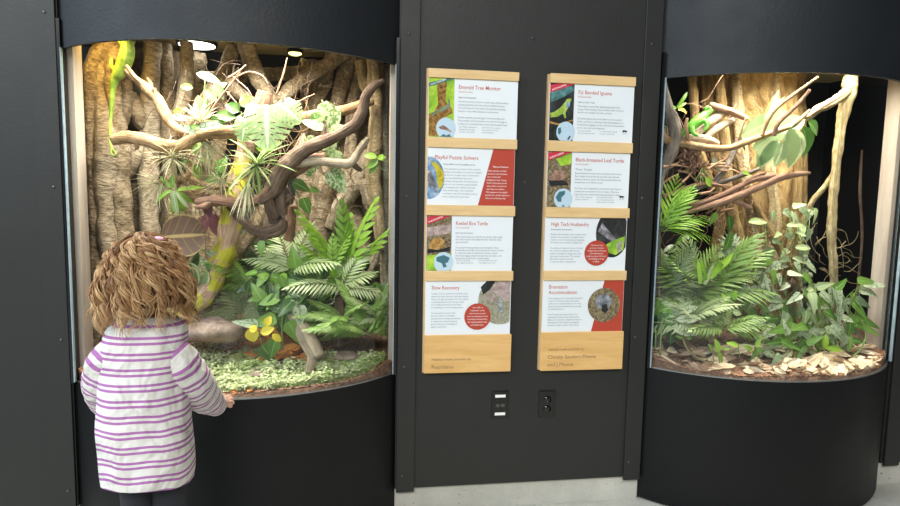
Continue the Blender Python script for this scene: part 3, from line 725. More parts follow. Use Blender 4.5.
def fernplant(name, label, px, py, Y, n, L, mt, a0=20, a1=160, ll=.3, lw=.09, np_=14, droop=.5, ang=60, shape='lance', dy0=-.9, dy1=.4, cat='fern', env=0, sr=.0013, ldroop=.25):
    t = plant(name, label, cat, px, py, Y); m = MB(); s = MB(); k = mpp(Y); b = at(px, py, Y)
    for i in range(n):
        a = math.radians(a0+(a1-a0)*(i+.5)/n+R.uniform(-8, 8)); d = V((math.cos(a), R.uniform(dy0, dy1), math.sin(a)))
        l = L*k*R.uniform(.75, 1.1)
        frond(m, s, b+V((R.uniform(-.01, .01), R.uniform(-.01, .01), 0)), d, V((-.3*math.cos(a), -.5, 1)), l, np_, l*ll, l*lw, droop*R.uniform(.7, 1.2), ang, shape, sr, env, ldroop)
    m.build('foliage', G[mt], t); s.build('stem', M['stem'], t); return t
fernplant('palm_fern', 'dark green feathery palm right of the mossy log', 250, 292, .15, 13, 48, 'mid', 25, 165, .38, .04, 16, .55, cat='palm')
fernplant('palm_fern', 'dark green palm filling the gap behind the yellow leaves', 242, 320, .12, 12, 44, 'oliv', 15, 165, .42, .045, 14, .6, cat='palm')
fernplant('silver_fern', 'silvery white fern arching over the middle of the left tank', 292, 272, .04, 8, 44, 'fernw', 20, 165, .42, .06, 13, .55, dy0=-1)
fernplant('silver_fern', 'silvery fern fronds under the bright upright plant', 342, 290, .02, 8, 44, 'fernw', 25, 160, .4, .055, 13, .6, dy0=-1)
fernplant('zz_plant', 'tall bright green plant with paired leaves at tank right', 347, 283, .1, 5, 82, 'bright', 55, 115, .24, .075, 9, .15, 42, 'oval', -.4, .0, 'plant', 0, .002)
fernplant('zz_plant', 'short bright green shoots left of the tall bright plant', 332, 268, .06, 6, 40, 'bright', 60, 160, .3, .10, 7, .2, 45, 'oval', -.5, 0, 'plant', 0, .002)
fernplant('bracken_fern', 'light green lacy fern beside the lower right glass', 368, 335, -.02, 18, 54, 'fern', 20, 170, .24, .04, 26, .55)
fernplant('bracken_fern', 'green fern drooping behind the pale groundcover at right', 345, 322, .0, 12, 44, 'fern', 10, 170, .26, .04, 24, .8)
fernplant('bracken_fern', 'small dusty fern against the right glass edge', 384, 320, .02, 8, 44, 'fernw', 40, 150, .24, .04, 22, .5)
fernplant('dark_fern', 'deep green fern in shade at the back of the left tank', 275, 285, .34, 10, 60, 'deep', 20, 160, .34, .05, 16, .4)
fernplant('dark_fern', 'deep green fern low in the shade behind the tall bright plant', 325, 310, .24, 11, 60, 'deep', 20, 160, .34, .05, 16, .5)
def bushy(name, label, px, py, Y, n, spx, spy, L, Wp, mts, shape='heart', stems=8, cat='plant', dyr=.06, group=None, droop=.25):
    t = plant(name, label, cat, px, py+spy, Y, group); ms = [MB() for _ in mts]; s = MB()
    b = at(px, py+spy, Y+.02)
    for i in range(n):
        x = px+R.gauss(0, spx*.5); y = py+R.gauss(0, spy*.5); yy = Y+R.uniform(-dyr, dyr)
        p = at(x, y, yy); k = mpp(yy); a = math.radians(R.gauss(-90 if R.random() < .6 else (0 if x > px else 180), 40))
        d = V((math.cos(a), R.uniform(-.8, .1), math.sin(a)*.8)); n_ = V((R.uniform(-.5, .5), -1, R.uniform(.2, 1.1)))
        z = R.uniform(.7, 1.15)
        leaf(ms[i % len(mts)], p, d, n_, L*k*z, Wp*k*z, droop, .22, shape, 7)
        if i < stems: tube(s, [(b.x, b.y, b.z, .0016), ((b.x+p.x)/2, (b.y+p.y)/2+.01, max(b.z, p.z)*.6+min(b.z, p.z)*.4+.01, .0014), (p.x, p.y, p.z, .001)], 6, 5)
    for q, mt in zip(ms, mts): q.build('foliage', G[mt], t)
    s.build('stem', M['stem'], t); return t
bushy('pothos', 'leafy green pothos above the yellow leaves, tank centre', 280, 284, .05, 60, 26, 24, 17, 11, ['mid', 'deep', 'bright'])
bushy('pothos', 'glossy dark pothos hanging beside the slanted log', 300, 300, .0, 26, 26, 24, 20, 14, ['deep', 'mid'])
bushy('pothos', 'green leafy clump under the tall bright plant', 322, 272, .05, 36, 24, 22, 16, 10, ['deep', 'mid', 'bright'], 'oval')
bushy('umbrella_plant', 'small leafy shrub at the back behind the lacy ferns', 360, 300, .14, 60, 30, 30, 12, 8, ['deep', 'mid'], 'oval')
simple('peace_lily', 'broad arrow shaped green leaves near the slanted log', 'plant', (292,325,-.02), [('mid','arrow',[(288,322,-.06,-60,30,18),(276,318,-.05,195,30,16),(262,345,-.05,-60,24,17),(276,340,-.06,-110,22,18),(262,300,-.02,120,20,16),(272,306,-.04,70,18,13),(296,268,0,100,22,17)],{}),('silver','arrow',[(286,303,-.06,-30,32,14),(258,325,-.05,170,26,12),(300,305,-.07,-90,26,15)],{})], [[(285,300,-.03,.8),(282,325,-.04,.8),(283,350,-.04,.9)]])
simple('yellow_leaf_plant', 'low plant with bright yellow leaves among orange litter', 'plant', (262,338,-.05), [('yellow','oval',[(250,328,-.07,-75,15,13),(260,333,-.08,20,14,9),(265,326,-.07,60,11,8),(272,334,-.08,-40,12,7),(257,330,-.07,160,8,8)],{})], [[(258,330,-.05,.6),(262,345,-.05,.6)]])

# orange dry leaves, each its own thing
def dry(px, py, Y, L, mt, label, group, x0=LX0, x1=LX1, tilt=.3):
    d0 = FW + RT*((px-450)/FPX) - UP*((py-253)/FPX)
    if Y is None:                        # lie on the soil
        Y = 0.0
        for yy in [i*.01-.26 for i in range(80)]:
            p = at(px, py, yy)
            if p.z < soilz(p.x, yy, x0, x1)+.012: Y = yy; break
    p = at(px, py, Y); k = mpp(Y); a = R.random()*6.28; L = L*k
    z = soilz(p.x, p.y, x0, x1)+R.uniform(.004, .02); 
    p.y = max(p.y, (front_y(p.x) or 0)+.02); m = MB(); d = V((math.cos(a), math.sin(a), R.uniform(-.1, tilt)))
    c = V((p.x, p.y, z))-d*L*.5
    leaf(m, c, d, V((R.uniform(-.5, .5), R.uniform(-.7, .1), 1)), L, L*R.uniform(.4, .65), R.uniform(-.35, .35), R.uniform(-.3, .6), 'oval', 8, .04)
    o = m.build('dry_leaf', mt); tag(o, label, 'leaf', group)
    return o
for i in range(120):
    dry(R.gauss(272, 27), R.uniform(322, 362), None, R.uniform(12, 22), G['orange'], 'curled orange brown leaf in the litter behind the groundcover', 'orange leaf litter in the left tank')
for q in [(322,346),(329,350),(326,330),(375,380),(384,376),(380,372),(235,395),(250,392),(345,377)]:
    dry(q[0], q[1], None, 12, G['orange'], 'stray orange leaf lying apart from the litter heap, left tank', 'stray orange leaves in the left tank')
# groundcover
def groundcover(label, spots, n, mt, seed):
    m = MB(); rr = random.Random(seed)
    for _ in range(n):
        cx, cy, sx, sy, h = rr.choice(spots)
        px = cx+rr.uniform(-1, 1)*sx; py = cy+rr.uniform(-1, 1)*sy
        # find soil
        Y = None
        for yy in [i*.012-.262 for i in range(40)]:
            p = at(px, py, yy)
            if p.z < soilz(p.x, yy, LX0, LX1)+.008: Y = yy; break
        if Y is None: continue
        c = (LX1-LX0)/2-.03; s = SAG-.03; r_ = (c*c+s*s)/(2*s); xm = (LX0+LX1)/2
        if abs(p.x-xm) > c: continue
        front = -(s-r_+math.sqrt(max(0, r_*r_-(p.x-xm)**2)))
        if Y < front+.012: Y = front+.012+rr.random()*.02
        hh = h*(.45+.55*abs(NZ.noise(V((p.x*14, p.y*14, seed))))*1.8)*rr.random()**.6
        p = V((p.x, Y, soilz(p.x, Y, LX0, LX1)+hh))
        a = rr.random()*6.28; el = rr.uniform(-.2, .9)
        leaf(m, p, V((math.cos(a), math.sin(a), el)), V((rr.uniform(-.4, .4), -.5, 1)), rr.uniform(.010, .020), rr.uniform(.007, .012), .2, .2, 'oval', 2, rnd=rr.random())
    tag(m.build('groundcover', G[mt]), label, 'groundcover', kind='stuff')
groundcover('pale silvery green creeping groundcover along the front of left tank', [(225,360,32,28,.04),(300,378,60,12,.05),(345,372,38,14,.055),(250,385,30,8,.03)], 9000, 'gc', 5)
groundcover('fresh green creeping groundcover mixed along the left tank rim', [(235,372,30,18,.03),(250,365,22,10,.03),(320,382,50,9,.035),(355,374,30,9,.045)], 3800, 'gcg', 9)

# ------------------------------------------------------------ lizards
def animal(name, label, cat, tubes, blobs, mt, voxel, eyes=(), extra=()):
    m = MB()
    for t_ in tubes: tube(m, W4(t_), 12, 6)
    for b_ in blobs: blob(m, at(b_[0], b_[1], b_[2]), b_[3]*mpp(b_[2]), b_[4]*mpp(b_[2]), b_[5]*mpp(b_[2]))
    o = m.build('body', mt)
    r = o.modifiers.new('r', 'REMESH'); r.mode = 'VOXEL'; r.voxel_size = voxel; r.use_smooth_shade = True
    s = o.modifiers.new('s', 'SMOOTH'); s.iterations = 3
    t = empty(name, o.location, label, cat); o.location = (0, 0, 0); o.parent = t
    for e in eyes:
        q = MB(); p = at(e[0], e[1], e[2]); blob(q, p, e[3]*mpp(0), e[3]*mpp(0), e[3]*mpp(0)); q.build('eye', M['black'], t)
    return t
def scaly(name, c0, c1, c2):
    m, nt, b = mat(name); b.inputs['Roughness'].default_value = .45
    ob = coords(nt); vo = nd(nt, 'ShaderNodeTexVoronoi'); vo.inputs['Scale'].default_value = 260; nt.links.new(ob, vo.inputs[0])
    n = noi(nt, ob, 30, 3)
    nt.links.new(ramp(nt, n, [(.35, c0), (.5, c1), (.66, c2)]), b.inputs['Base Color']); bump(nt, b, vo.outputs['Distance'], .0008); return m
M['monitor'] = scaly('green_scales', (.14, .28, .03), (.27, .42, .06), (.42, .52, .14))
animal('tree_monitor_lizard', 'slim light green lizard clinging head up to roots, tail hanging straight', 'lizard', [
  [(121,30,.22,2.5),(123,36,.215,4),(127,44,.21,5.5),(127,54,.21,6.5),(124,64,.22,6.5),(119,73,.225,5.5),(115,79,.23,4),(113,88,.23,2.8),(112,100,.23,2.2),(111,115,.23,1.7),(110,130,.22,1.3),(110,142,.19,1.1),(113,150,.16,1.0),(116,153,.14,.9),(114,156,.14,.8),(111,153,.14,.7),(112,148,.15,.6)],
  [(127,46,.21,2.5),(133,42,.23,2),(132,35,.24,1.6),(130,31,.24,1.2)], [(124,44,.21,2.5),(119,40,.23,2),(118,34,.24,1.5)],
  [(120,68,.22,3),(126,72,.22,2.4),(129,66,.24,1.8),(131,60,.25,1.2)], [(119,70,.22,3),(112,67,.24,2.2),(112,58,.26,1.6)]],
  [(120,29,.22,3.2,3,5)], M['monitor'], .0022, [(118,28,.205,.9)])
M['iguana'] = scaly('bright_iguana_scales', (.06, .32, .015), (.12, .44, .03), (.26, .56, .08))
animal('iguana', 'bright green iguana resting on pale branches near left glass edge', 'iguana', [
  [(709,111,.0,3.2),(706,114,.0,4),(702,118,.0,5.5),(697,122,.0,6),(692,126,.0,5.2),(687,130,.01,3.5),(681,136,.02,2.4),(674,145,.03,1.8),(668,158,.04,1.4),(664,172,.05,1)],
  [(704,120,-.02,2.2),(707,126,-.03,1.8),(704,131,-.03,1.4)], [(692,127,-.02,2.6),(693,133,-.03,2),(698,136,-.03,1.3)], [(704,118,.03,2),(709,124,.04,1.6)]],
  [(708,109,.0,4,3,3),(711,111,-.0,2.4,2,2)], M['iguana'], .0022, [(709,107.5,-.017,.9)])
#PART2
# ------------------------------------------------------------ right tank
def bigtrunk():
    t = empty('fig_tree', at(765, 345, .38), 'huge tan ridged tree trunk filling the middle of right tank', 'tree')
    pts = crom([at(748, 50, .42)[:]+(56*mpp(.42),), at(750, 90, .42)[:]+(52*mpp(.42),), at(756, 130, .42)[:]+(49*mpp(.42),), at(763, 180, .41)[:]+(43*mpp(.4),), at(765, 240, .40)[:]+(37*mpp(.4),), at(768, 290, .40)[:]+(34*mpp(.4),), at(770, 320, .40)[:]+(40*mpp(.4),), at(770, 352, .40)[:]+(52*mpp(.4),)], 16)
    m = MB(); S = 110; vs = []; at_ = []; L = 0; n = len(pts)
    for i, p in enumerate(pts):
        c = V(p[:3])
        if i: L += (c-V(pts[i-1][:3])).length
        for k in range(S):
            a = 2*math.pi*k/S; q = V((math.cos(a), math.sin(a), 0))
            f = 1+.20*NZ.noise(V((q.x*2.6, q.y*2.6, L*1.6)))+.16*abs(NZ.noise(V((q.x*5+9, q.y*5, L*2.2))))+.05*NZ.noise(V((q.x*11, q.y*11, L*14)))
            v = c+V((q.x*p[3]*f, q.y*p[3]*f*.62, 0)); v.y = min(v.y, .675)
            vs.append(v); at_.append((k/S, L, .3))
    m.add(vs, [(i*S+k, i*S+(k+1) % S, (i+1)*S+(k+1) % S, (i+1)*S+k) for i in range(n-1) for k in range(S)], at_)
    m.build('bark', M['trunk'], t)
    for pts in [[(728,150,.22,4),(728,190,.2,5),(735,225,.18,6),(742,255,.16,6),(741,290,.14,6.5),(744,320,.12,6),(746,345,.1,7)],
                [(745,335,.14,7),(757,345,.1,7),(775,347,.08,5),(792,350,.06,3)],
                [(790,100,.3,3),(796,150,.28,4),(797,200,.26,4.5),(790,245,.24,4),(787,300,.22,4.5),(785,345,.2,6)],
                [(745,185,.22,4),(760,215,.2,4),(780,250,.19,4),(800,290,.18,5),(812,335,.16,6)],
                [(772,60,.28,6),(775,110,.27,6),(770,160,.26,6),(775,220,.25,6),(770,280,.25,7),(765,345,.24,9)],
                [(692,60,.30,5),(694,110,.30,5),(700,150,.30,5),(712,190,.3,4)],
                [(718,60,.26,5),(722,110,.26,5),(726,150,.25,5)],
                [(706,60,.34,7),(708,110,.34,7),(716,160,.32,6),(722,210,.3,6),(716,250,.28,5),(712,300,.26,5),(708,345,.24,6)],
                [(735,60,.30,5),(738,110,.29,6),(744,170,.27,6),(755,230,.24,5),(760,270,.22,4)]]:
        pathobj('root', pts, M['rope'] if pts[0][0] in (772, 735) else M['trunk'], t, 14, 9, .25, 18, .12)
bigtrunk()
LI = 'liana_branch'
branch(LI, 'pale upright liana branch running the full height of right tank', [(853,66,.10,7),(850,85,.10,7),(846,105,.10,6.5),(841,125,.10,5),(838,150,.10,4.8),(834,185,.10,4.8),(832,215,.10,5),(832,245,.10,4.5),(834,275,.1,4.5),(836,320,.12,4)], 'liana',
  [[(850,88,.10,5),(840,97,.06,5),(828,105,.02,5),(817,110,0,4.5),(808,119,-.02,3)], [(838,160,.10,2),(832,176,.12,3),(822,190,.14,3),(812,202,.16,3),(804,222,.18,3),(800,250,.18,2.5)]], lump=.25)
branch('slim_branch', 'thin brown branch touching the fork of the pale liana', [(806,118,-.04,1.5),(820,108,-.03,2),(838,97,-.02,2.2),(855,84,0,1.8)], 'twig')
branch('vine_stem', 'thick dark grey vine bending down along the left glass edge', [(662,72,.0,3.5),(664,90,.0,4),(668,108,.0,6),(674,125,0,7),(675,140,0,6.5),(669,158,.0,6),(661,175,.0,4.5),(657,200,.0,4),(656,240,.02,4.5),(657,290,.03,4),(656,345,.04,4)], 'greyvine', [[(676,152,.0,3),(668,166,.0,2.5),(660,180,-.01,2)]], cat='vine', lump=.15, tmt='twig')
branch('slim_branch', 'level tan branch running under the iguana to the big leaf', [(656,100,.02,2),(659,125,.01,3),(668,140,.0,4),(685,144,0,4),(708,148,0,4),(730,148,.0,3.5),(746,142,-.01,3.5),(765,135,-.02,3.2),(780,130,-.03,3),(795,124,-.04,2.5),(810,110,-.05,1.5)], 'branch',
  [[(690,145,0,2),(686,130,-.02,2),(687,118,-.02,1.6)], [(738,146,0,2),(741,132,-.01,1.4),(746,118,-.02,1)]], lump=.15)
branch('slim_branch', 'bare twig curving steeply over the pale banana leaf', [(762,136,-.06,2),(768,120,-.07,2.2),(777,108,-.08,2),(792,96,-.09,1.8),(806,86,-.1,1.6),(818,77,-.1,1.4)], 'branch', lump=.1)
branch('slim_branch', 'second bare twig just below the first above the pale banana leaf', [(774,136,-.07,2.4),(778,124,-.08,2.2),(790,112,-.09,2),(800,102,-.1,2),(810,90,-.1,1.6)], 'pink', lump=.1)
branch('fallen_branch', 'long pinkish brown branch slanting up to the right in right tank', [(683,214,.0,2),(700,208,.0,3),(722,202,-.01,4),(745,193,-.02,4),(765,184,-.03,4),(782,177,-.04,4),(800,174,-.05,3),(810,173,-.05,1.5)], 'pink',
  [[(690,205,0,2.5),(715,198,0,3),(738,187,-.01,3),(755,179,-.02,3.5),(775,176,-.03,3)], [(724,200,0,2.5),(740,203,-.02,2.4),(752,209,-.03,2)], [(728,198,0,2),(748,180,-.02,2),(766,172,-.03,1.2)]], lump=.12)
branch('fallen_branch', 'grey thin branch crossing above the long pinkish branch', [(690,190,.04,2),(705,186,.04,2.5),(722,182,.04,2.5),(740,176,.03,2.5),(762,168,.03,2)], 'greyvine', [[(712,185,.04,3),(722,173,.05,3),(730,160,.06,3),(734,148,.07,3),(737,140,.08,2)]], lump=.15)
branch('pale_branch', 'cut pink branch end pointing left beside the tank lamp streaks', [(710,105,.06,3.5),(722,109,.06,4),(735,113,.05,3.5),(747,119,.04,3)], 'pink', lump=.08)
branch('pale_branch', 'bleached pale branch pair leaning behind the iguana', [(693,140,.05,3.5),(702,128,.06,4.5),(716,118,.07,4.5),(728,112,.08,3)], 'log', [[(702,142,.05,3),(712,132,.06,4),(725,124,.07,4),(733,120,.08,3)], [(676,142,.03,4),(690,139,.03,5),(706,140,.03,5),(718,144,.03,3)]], lump=.12)
branch('root_mass', 'shaggy orange brown root knob hanging under the level branch', [(687,145,.02,3),(690,152,.02,4.5),(692,162,.02,3.5),(694,174,.02,1)], 'pink', cat='roots', lump=.5)
rr = random.Random(31); tw = []
for i in range(26):
    x = rr.uniform(662, 722); y = rr.uniform(160, 222); a = rr.uniform(-.6, .9); L = rr.uniform(14, 32); Y = rr.uniform(-.04, .1)
    x2 = x+L*math.cos(a); y2 = y-L*math.sin(a)
    tw.append([(x, y, Y, 1.3), ((x+x2)/2+rr.uniform(-4, 4), (y+y2)/2+rr.uniform(-4, 4), Y+.01, 1.1), (x2, y2, Y+.02, .6)])
branch('twig_tangle', 'tangle of thin brown twigs in front of the black hollow', [(664,196,.03,1.8),(680,190,.03,2),(700,184,.03,2),(718,186,.03,1.6)], 'twig', tw, cat='twigs', tmt='twig')
branch('slanted_log', 'short brown log leaning in the leafy tangle at trunk foot', [(790,282,.12,5),(798,292,.11,6),(808,306,.1,6.5),(816,320,.1,6)], 'drift', cat='log', lump=.12)
branch('slanted_log', 'small pale log lying behind the grey dry leaf pile at left', [(700,318,.05,3.5),(706,330,.03,4),(712,342,.01,4)], 'log', cat='log', lump=.12)
branch('upright_reflection', 'thin brown upright stem standing in for a reflection behind the right side arrow leaves', [(862,150,.3,1),(860,190,.3,1.6),(862,240,.3,1.4),(857,300,.3,1.6),(858,340,.3,1.6)], 'drift', cat='root')  # solid stem shaped to stand in for a reddish vertical reflection
branch('green_runner', 'bent green runner stem arching over the dry leaves at left', [(682,318,-.02,.9),(683,338,-.05,1),(690,352,-.08,1),(706,362,-.11,1),(730,366,-.13,.9),(760,368,-.14,.7)], 'liana', cat='stem')
# right tank plants
simple('banana_leaf', 'big pale shiny leaf spread beneath two bare twigs', 'plant', (765,140,.0), [('mint','oval',[(740,136,.05,25,66,24),(752,150,.06,35,62,22),(746,126,.07,12,50,18)],dict(droop=.1,fold=.15,tilt=.05,ns=10)),('mint','oval',[(776,130,.03,20,42,20)],dict(droop=.2,tilt=.05))], [[(740,134,.0,1),(745,150,.02,1)]])
simple('spear_leaf', 'upright bright striped spear leaves above the pale banana leaf', 'plant', (765,120,.04), [('palm','lance',[(763,119,.02,58,38,7),(764,119,.02,45,36,7),(766,119,.02,70,26,5)],dict(droop=.15)),('pale','lance',[(764,119,.015,52,30,4)],dict(droop=.15))])
simple('philodendron', 'large drooping dark edged leaf hanging below the pale banana leaf', 'plant', (800,150,-.05), [('oliv','oval',[(790,128,-.09,-75,44,28),(778,140,-.08,-125,34,20)],dict(droop=.3,fold=.3,ns=10,wave=.03)),('deep','oval',[(803,126,-.08,-65,36,24),(808,122,-.08,-30,22,16)],dict(droop=.35)),('pale','oval',[(784,140,-.1,-100,30,16),(757,150,-.06,-60,24,16)],dict(droop=.2))], [[(800,118,-.06,1),(790,128,-.08,1)]])
simple('yellow_green_sprig', 'yellow green narrow leaves sprouting from the grey vine', 'plant', (677,108,-.02), [('bright','strap',[(677,108,-.02,55,22,4),(678,108,-.03,35,12,3)],{}),('yellow','strap',[(678,109,-.03,0,17,4)],dict(droop=.8)),('strap','strap',[(676,108,-.02,150,12,3),(676,108,-.03,200,12,3)],dict(droop=.5))])
airplant('grassy_epiphyte', 'thin grassy pale epiphyte at the left glass edge by the vine', 662, 125, .03, 26, 24, 'airp', 200, 340, 1.4, .4)
airplant('grassy_epiphyte', 'green grass tuft hanging low under the shaggy root knob', 702, 170, .05, 18, 20, 'strap', 220, 340, 1.4, .4)
simple('single_vine_leaf', 'lone green leaves curling near the end of the twig tangle', 'plant', (708,180,.02), [('bright','oval',[(705,178,.0,-40,13,10),(742,172,-.02,-10,11,4),(686,174,.02,60,8,5)],{}),('mid','oval',[(716,212,-.02,-110,14,8),(728,215,.0,-70,20,10),(731,232,.02,-100,22,9)],{}),('silver','lance',[(712,158,.02,-40,14,5),(714,165,.02,-30,12,4)],{})])
fernplant('parlor_palm', 'bright green palm fronds spraying right below the twig tangle', 662, 232, -.02, 9, 56, 'bright', 5, 100, .46, .042, 9, .4, 38, 'strap', -.4, .3, 'palm')
fernplant('parlor_palm', 'leafy green palm filling the middle left of right tank', 690, 300, .08, 14, 66, 'palm', 25, 155, .42, .045, 13, .45, 48, 'lance', -.6, .3, 'palm')
fernplant('parlor_palm', 'green palm at left glass edge with browned fronds', 664, 295, .04, 10, 56, 'oliv', 30, 130, .4, .045, 12, .5, 48, 'lance', -.4, .3, 'palm')
fernplant('parlor_palm', 'palm with bright upright shoots beside the trunk root', 716, 290, .06, 9, 60, 'palm', 35, 130, .42, .045, 11, .4, 42, 'lance', -.6, .2, 'palm')
fernplant('parlor_palm', 'pale grey green fern fronds arching low at left', 690, 322, -.02, 10, 50, 'fernw', 10, 170, .36, .06, 13, .5, 55, 'lance', -.8, .1, 'palm')
fernplant('parlor_palm', 'low striped green fronds in front of the trunk root', 722, 330, -.03, 9, 42, 'fern', 10, 170, .4, .06, 11, .45, 55, 'lance', -.7, .1, 'palm')
simple('dragon_shoot', 'vivid yellow green upright leaf shoots left of the trunk root', 'plant', (715,285,-.02), [('bright','strap',[(710,278,-.04,45,40,6),(706,280,-.04,105,24,5),(712,272,-.04,35,30,7),(700,284,-.04,95,26,5)],dict(droop=.15)),('pale','strap',[(704,284,-.03,60,26,5)],{})])
simple('blue_green_palm', 'blue green ribbed leaf standing by the light trunk root', 'plant', (732,270,.06), [('deep','oval',[(727,262,.06,75,34,12)],{}),('silver','lance',[(730,258,.05,a,18,4) for a in (20,40,60,80,100,120,140)]+[(731,246,.05,a,16,4) for a in (25,45,65,110,130,150)],{})], [[(731,280,.07,.8),(731,255,.06,.8),(730,235,.06,.5)]])
simple('broad_leaf_plant', 'glossy broad green leaves by the lower left glass edge', 'plant', (664,330,-.02), [('bright','oval',[(664,312,-.05,35,20,14),(660,318,-.05,80,16,12)],{}),('mid','oval',[(655,322,-.05,70,26,16),(662,330,-.06,60,24,15),(668,326,-.04,100,22,12)],{}),('deep','oval',[(660,340,-.04,80,30,14),(670,345,-.02,85,26,12)],{})], [[(660,355,-.02,.9),(661,335,-.03,.9),(663,318,-.04,.8)],[(655,350,-.02,.9),(656,330,-.03,.9)]])
simple('silver_leaf_plant', 'dusty silver lance leaves fanning over the left dry leaves', 'plant', (688,325,-.05), [('silver','lance',[(672,314,-.06,30,28,10),(676,320,-.08,5,34,10),(674,328,-.08,-15,32,11),(680,312,-.06,15,24,8),(696,318,-.06,200,26,9)],dict(droop=.15))])
simple('young_pothos', 'young light green heart leaves low beside the trunk root', 'plant', (722,315,-.04), [('bright','heart',[(714,308,-.06,-10,13,11),(727,305,-.05,110,14,10),(733,300,-.05,70,12,8)],{}),('pale','heart',[(733,312,-.06,-10,12,9)],{}),('mid','heart',[(718,318,-.05,-60,18,12),(738,322,-.06,-30,18,9),(722,298,-.04,20,24,7)],{})], [[(722,335,-.04,.7),(722,315,-.05,.7),(728,303,-.05,.6)]])
gl = [(683,338,-.06,160,9,7),(687,339,-.06,40,9,7),(718,352,-.12,100,15,11),(718,353,-.12,-55,15,9),(712,350,-.12,120,8,6),(738,346,-.10,160,14,8),(752,350,-.11,150,12,8),(756,347,-.11,60,10,7),(729,348,-.1,190,8,5)]
simple('ground_seedling', 'small bright green seedling leaves rising from the dry leaf litter', 'plant', (725,362,-.11), [('bright','heart',gl,dict(tilt=.9))], [[(q[0],q[1],q[2],.5),(q[0]+2,q[1]+12,q[2],.5)] for q in gl[2:8]])
def arrowvine(label, boxs, n, L, Wp, mts, Yr, seed, shape='arrow', stemn=10, angs=(-90, 45)):
    global R
    t = plant('arrowhead_vine', label, 'vine', (boxs[0]+boxs[2])/2, boxs[3], Yr[0]); ms = [MB() for _ in mts]; s = MB(); rr = random.Random(seed); P = []
    for i in range(n):
        x = rr.uniform(boxs[0], boxs[2]); y = rr.uniform(boxs[1], boxs[3]); Y = rr.uniform(*Yr); k = mpp(Y)
        a = math.radians(rr.gauss(*angs)); z = rr.uniform(.65, 1.2); p = at(x, y, Y); P.append(p)
        leaf(ms[i % len(mts)], p, V((math.cos(a), rr.uniform(-.6, 0), math.sin(a))), V((rr.uniform(-.5, .5), -1, rr.uniform(.1, .9))), L*k*z, Wp*k*z, rr.uniform(.1, .35), rr.uniform(.1, .35), shape, 7)
    for i in range(stemn):
        a, b, c = rr.choice(P), rr.choice(P), rr.choice(P)
        q = sorted([a, b, c], key=lambda v: v.z); tube(s, [(v.x, v.y+.006, v.z, .0015) for v in q], 6)
    for q, mt in zip(ms, mts): q.build('foliage', G[mt], t)
    s.build('stem', M['stem'], t)
arrowvine('grey green arrow leaves climbing over the middle of the trunk', (742,258,812,345), 105, 20, 12, ['silver','silver','mid'], (.0,.12), 4)
arrowvine('few pale arrow leaves scattered high on the trunk', (768,205,814,262), 24, 17, 10, ['silver','pale'], (.04,.12), 6)
arrowvine('dense green arrow leaves at the lower right of the trunk', (800,285,852,350), 54, 24, 13, ['silver','mid','silver','pale'], (-.08,.08), 8, angs=(-60, 60))
arrowvine('long pointed pale leaves reaching the right hand tank post', (845,280,868,330), 13, 30, 13, ['silver','mid'], (-.02,.08), 9, angs=(-25, 30))
arrowvine('dusty leaves sprawling on the litter at the trunk foot', (758,322,820,356), 40, 22, 11, ['silver','mid'], (-.1,.0), 14, angs=(200, 70))
simple('large_arrow_leaf', 'large light veined arrow leaves hung on the trunk face', 'vine', (765,262,.05), [('silver','heart',[(771,248,.03,-115,24,15),(779,262,.03,-140,18,10),(755,250,.03,-130,22,12),(758,271,.03,-100,12,10)],dict(fold=.1)),('pale','oval',[(748,222,.06,5,26,9),(786,226,.05,10,24,7),(795,232,.05,-10,18,7),(792,258,.04,-10,26,8),(795,248,.04,5,22,8)],dict(tilt=.8))], [[(765,225,.08,.7),(766,250,.06,.7),(762,280,.06,.7)]])
simple('curled_shoot', 'curled pale green shoot at lower right of the litter', 'plant', (860,355,-.05), [('bright','oval',[(824,348,-.1,80,16,8),(842,350,-.1,170,22,7)],{}),('palm','oval',[(848,352,-.08,75,20,6)],{})], [[(862,320,-.03,.7),(866,335,-.04,.9),(860,350,-.05,1),(852,357,-.07,1)]])
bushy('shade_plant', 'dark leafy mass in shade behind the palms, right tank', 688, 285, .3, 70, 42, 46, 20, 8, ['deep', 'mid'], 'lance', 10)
# dry litter, each leaf its own thing
for i in range(190):
    x = R.uniform(650, 880); y = 342+36*R.random()**.8
    big = R.random() < .5
    if x > 780 or R.random() < .5: mt, lb, g = 'dryp', 'pale tan dry leaf lying flat in the right tank litter', 'pale dry leaves in the right tank'
    else: mt, lb, g = 'dryb', 'brown dry leaf lying in the right tank litter', 'brown dry leaves in the right tank'
    dry(x, y, None, R.uniform(22, 40) if big else R.uniform(10, 20), G[mt], lb, g, RX0, RX1, .3)
for x, y in [(712,332),(722,336),(731,334),(716,339)]:
    p = at(x, y, .1); p.z = soilz(p.x, p.y, RX0, RX1)+.012; m = MB(); blob(m, p, .022, .018, .016, .3, 20)
    tag(m.build('rock', M['stone']), 'small rounded brown stone grouped behind the dry leaves, left of trunk root', 'rock', 'small stones behind the dry leaves')

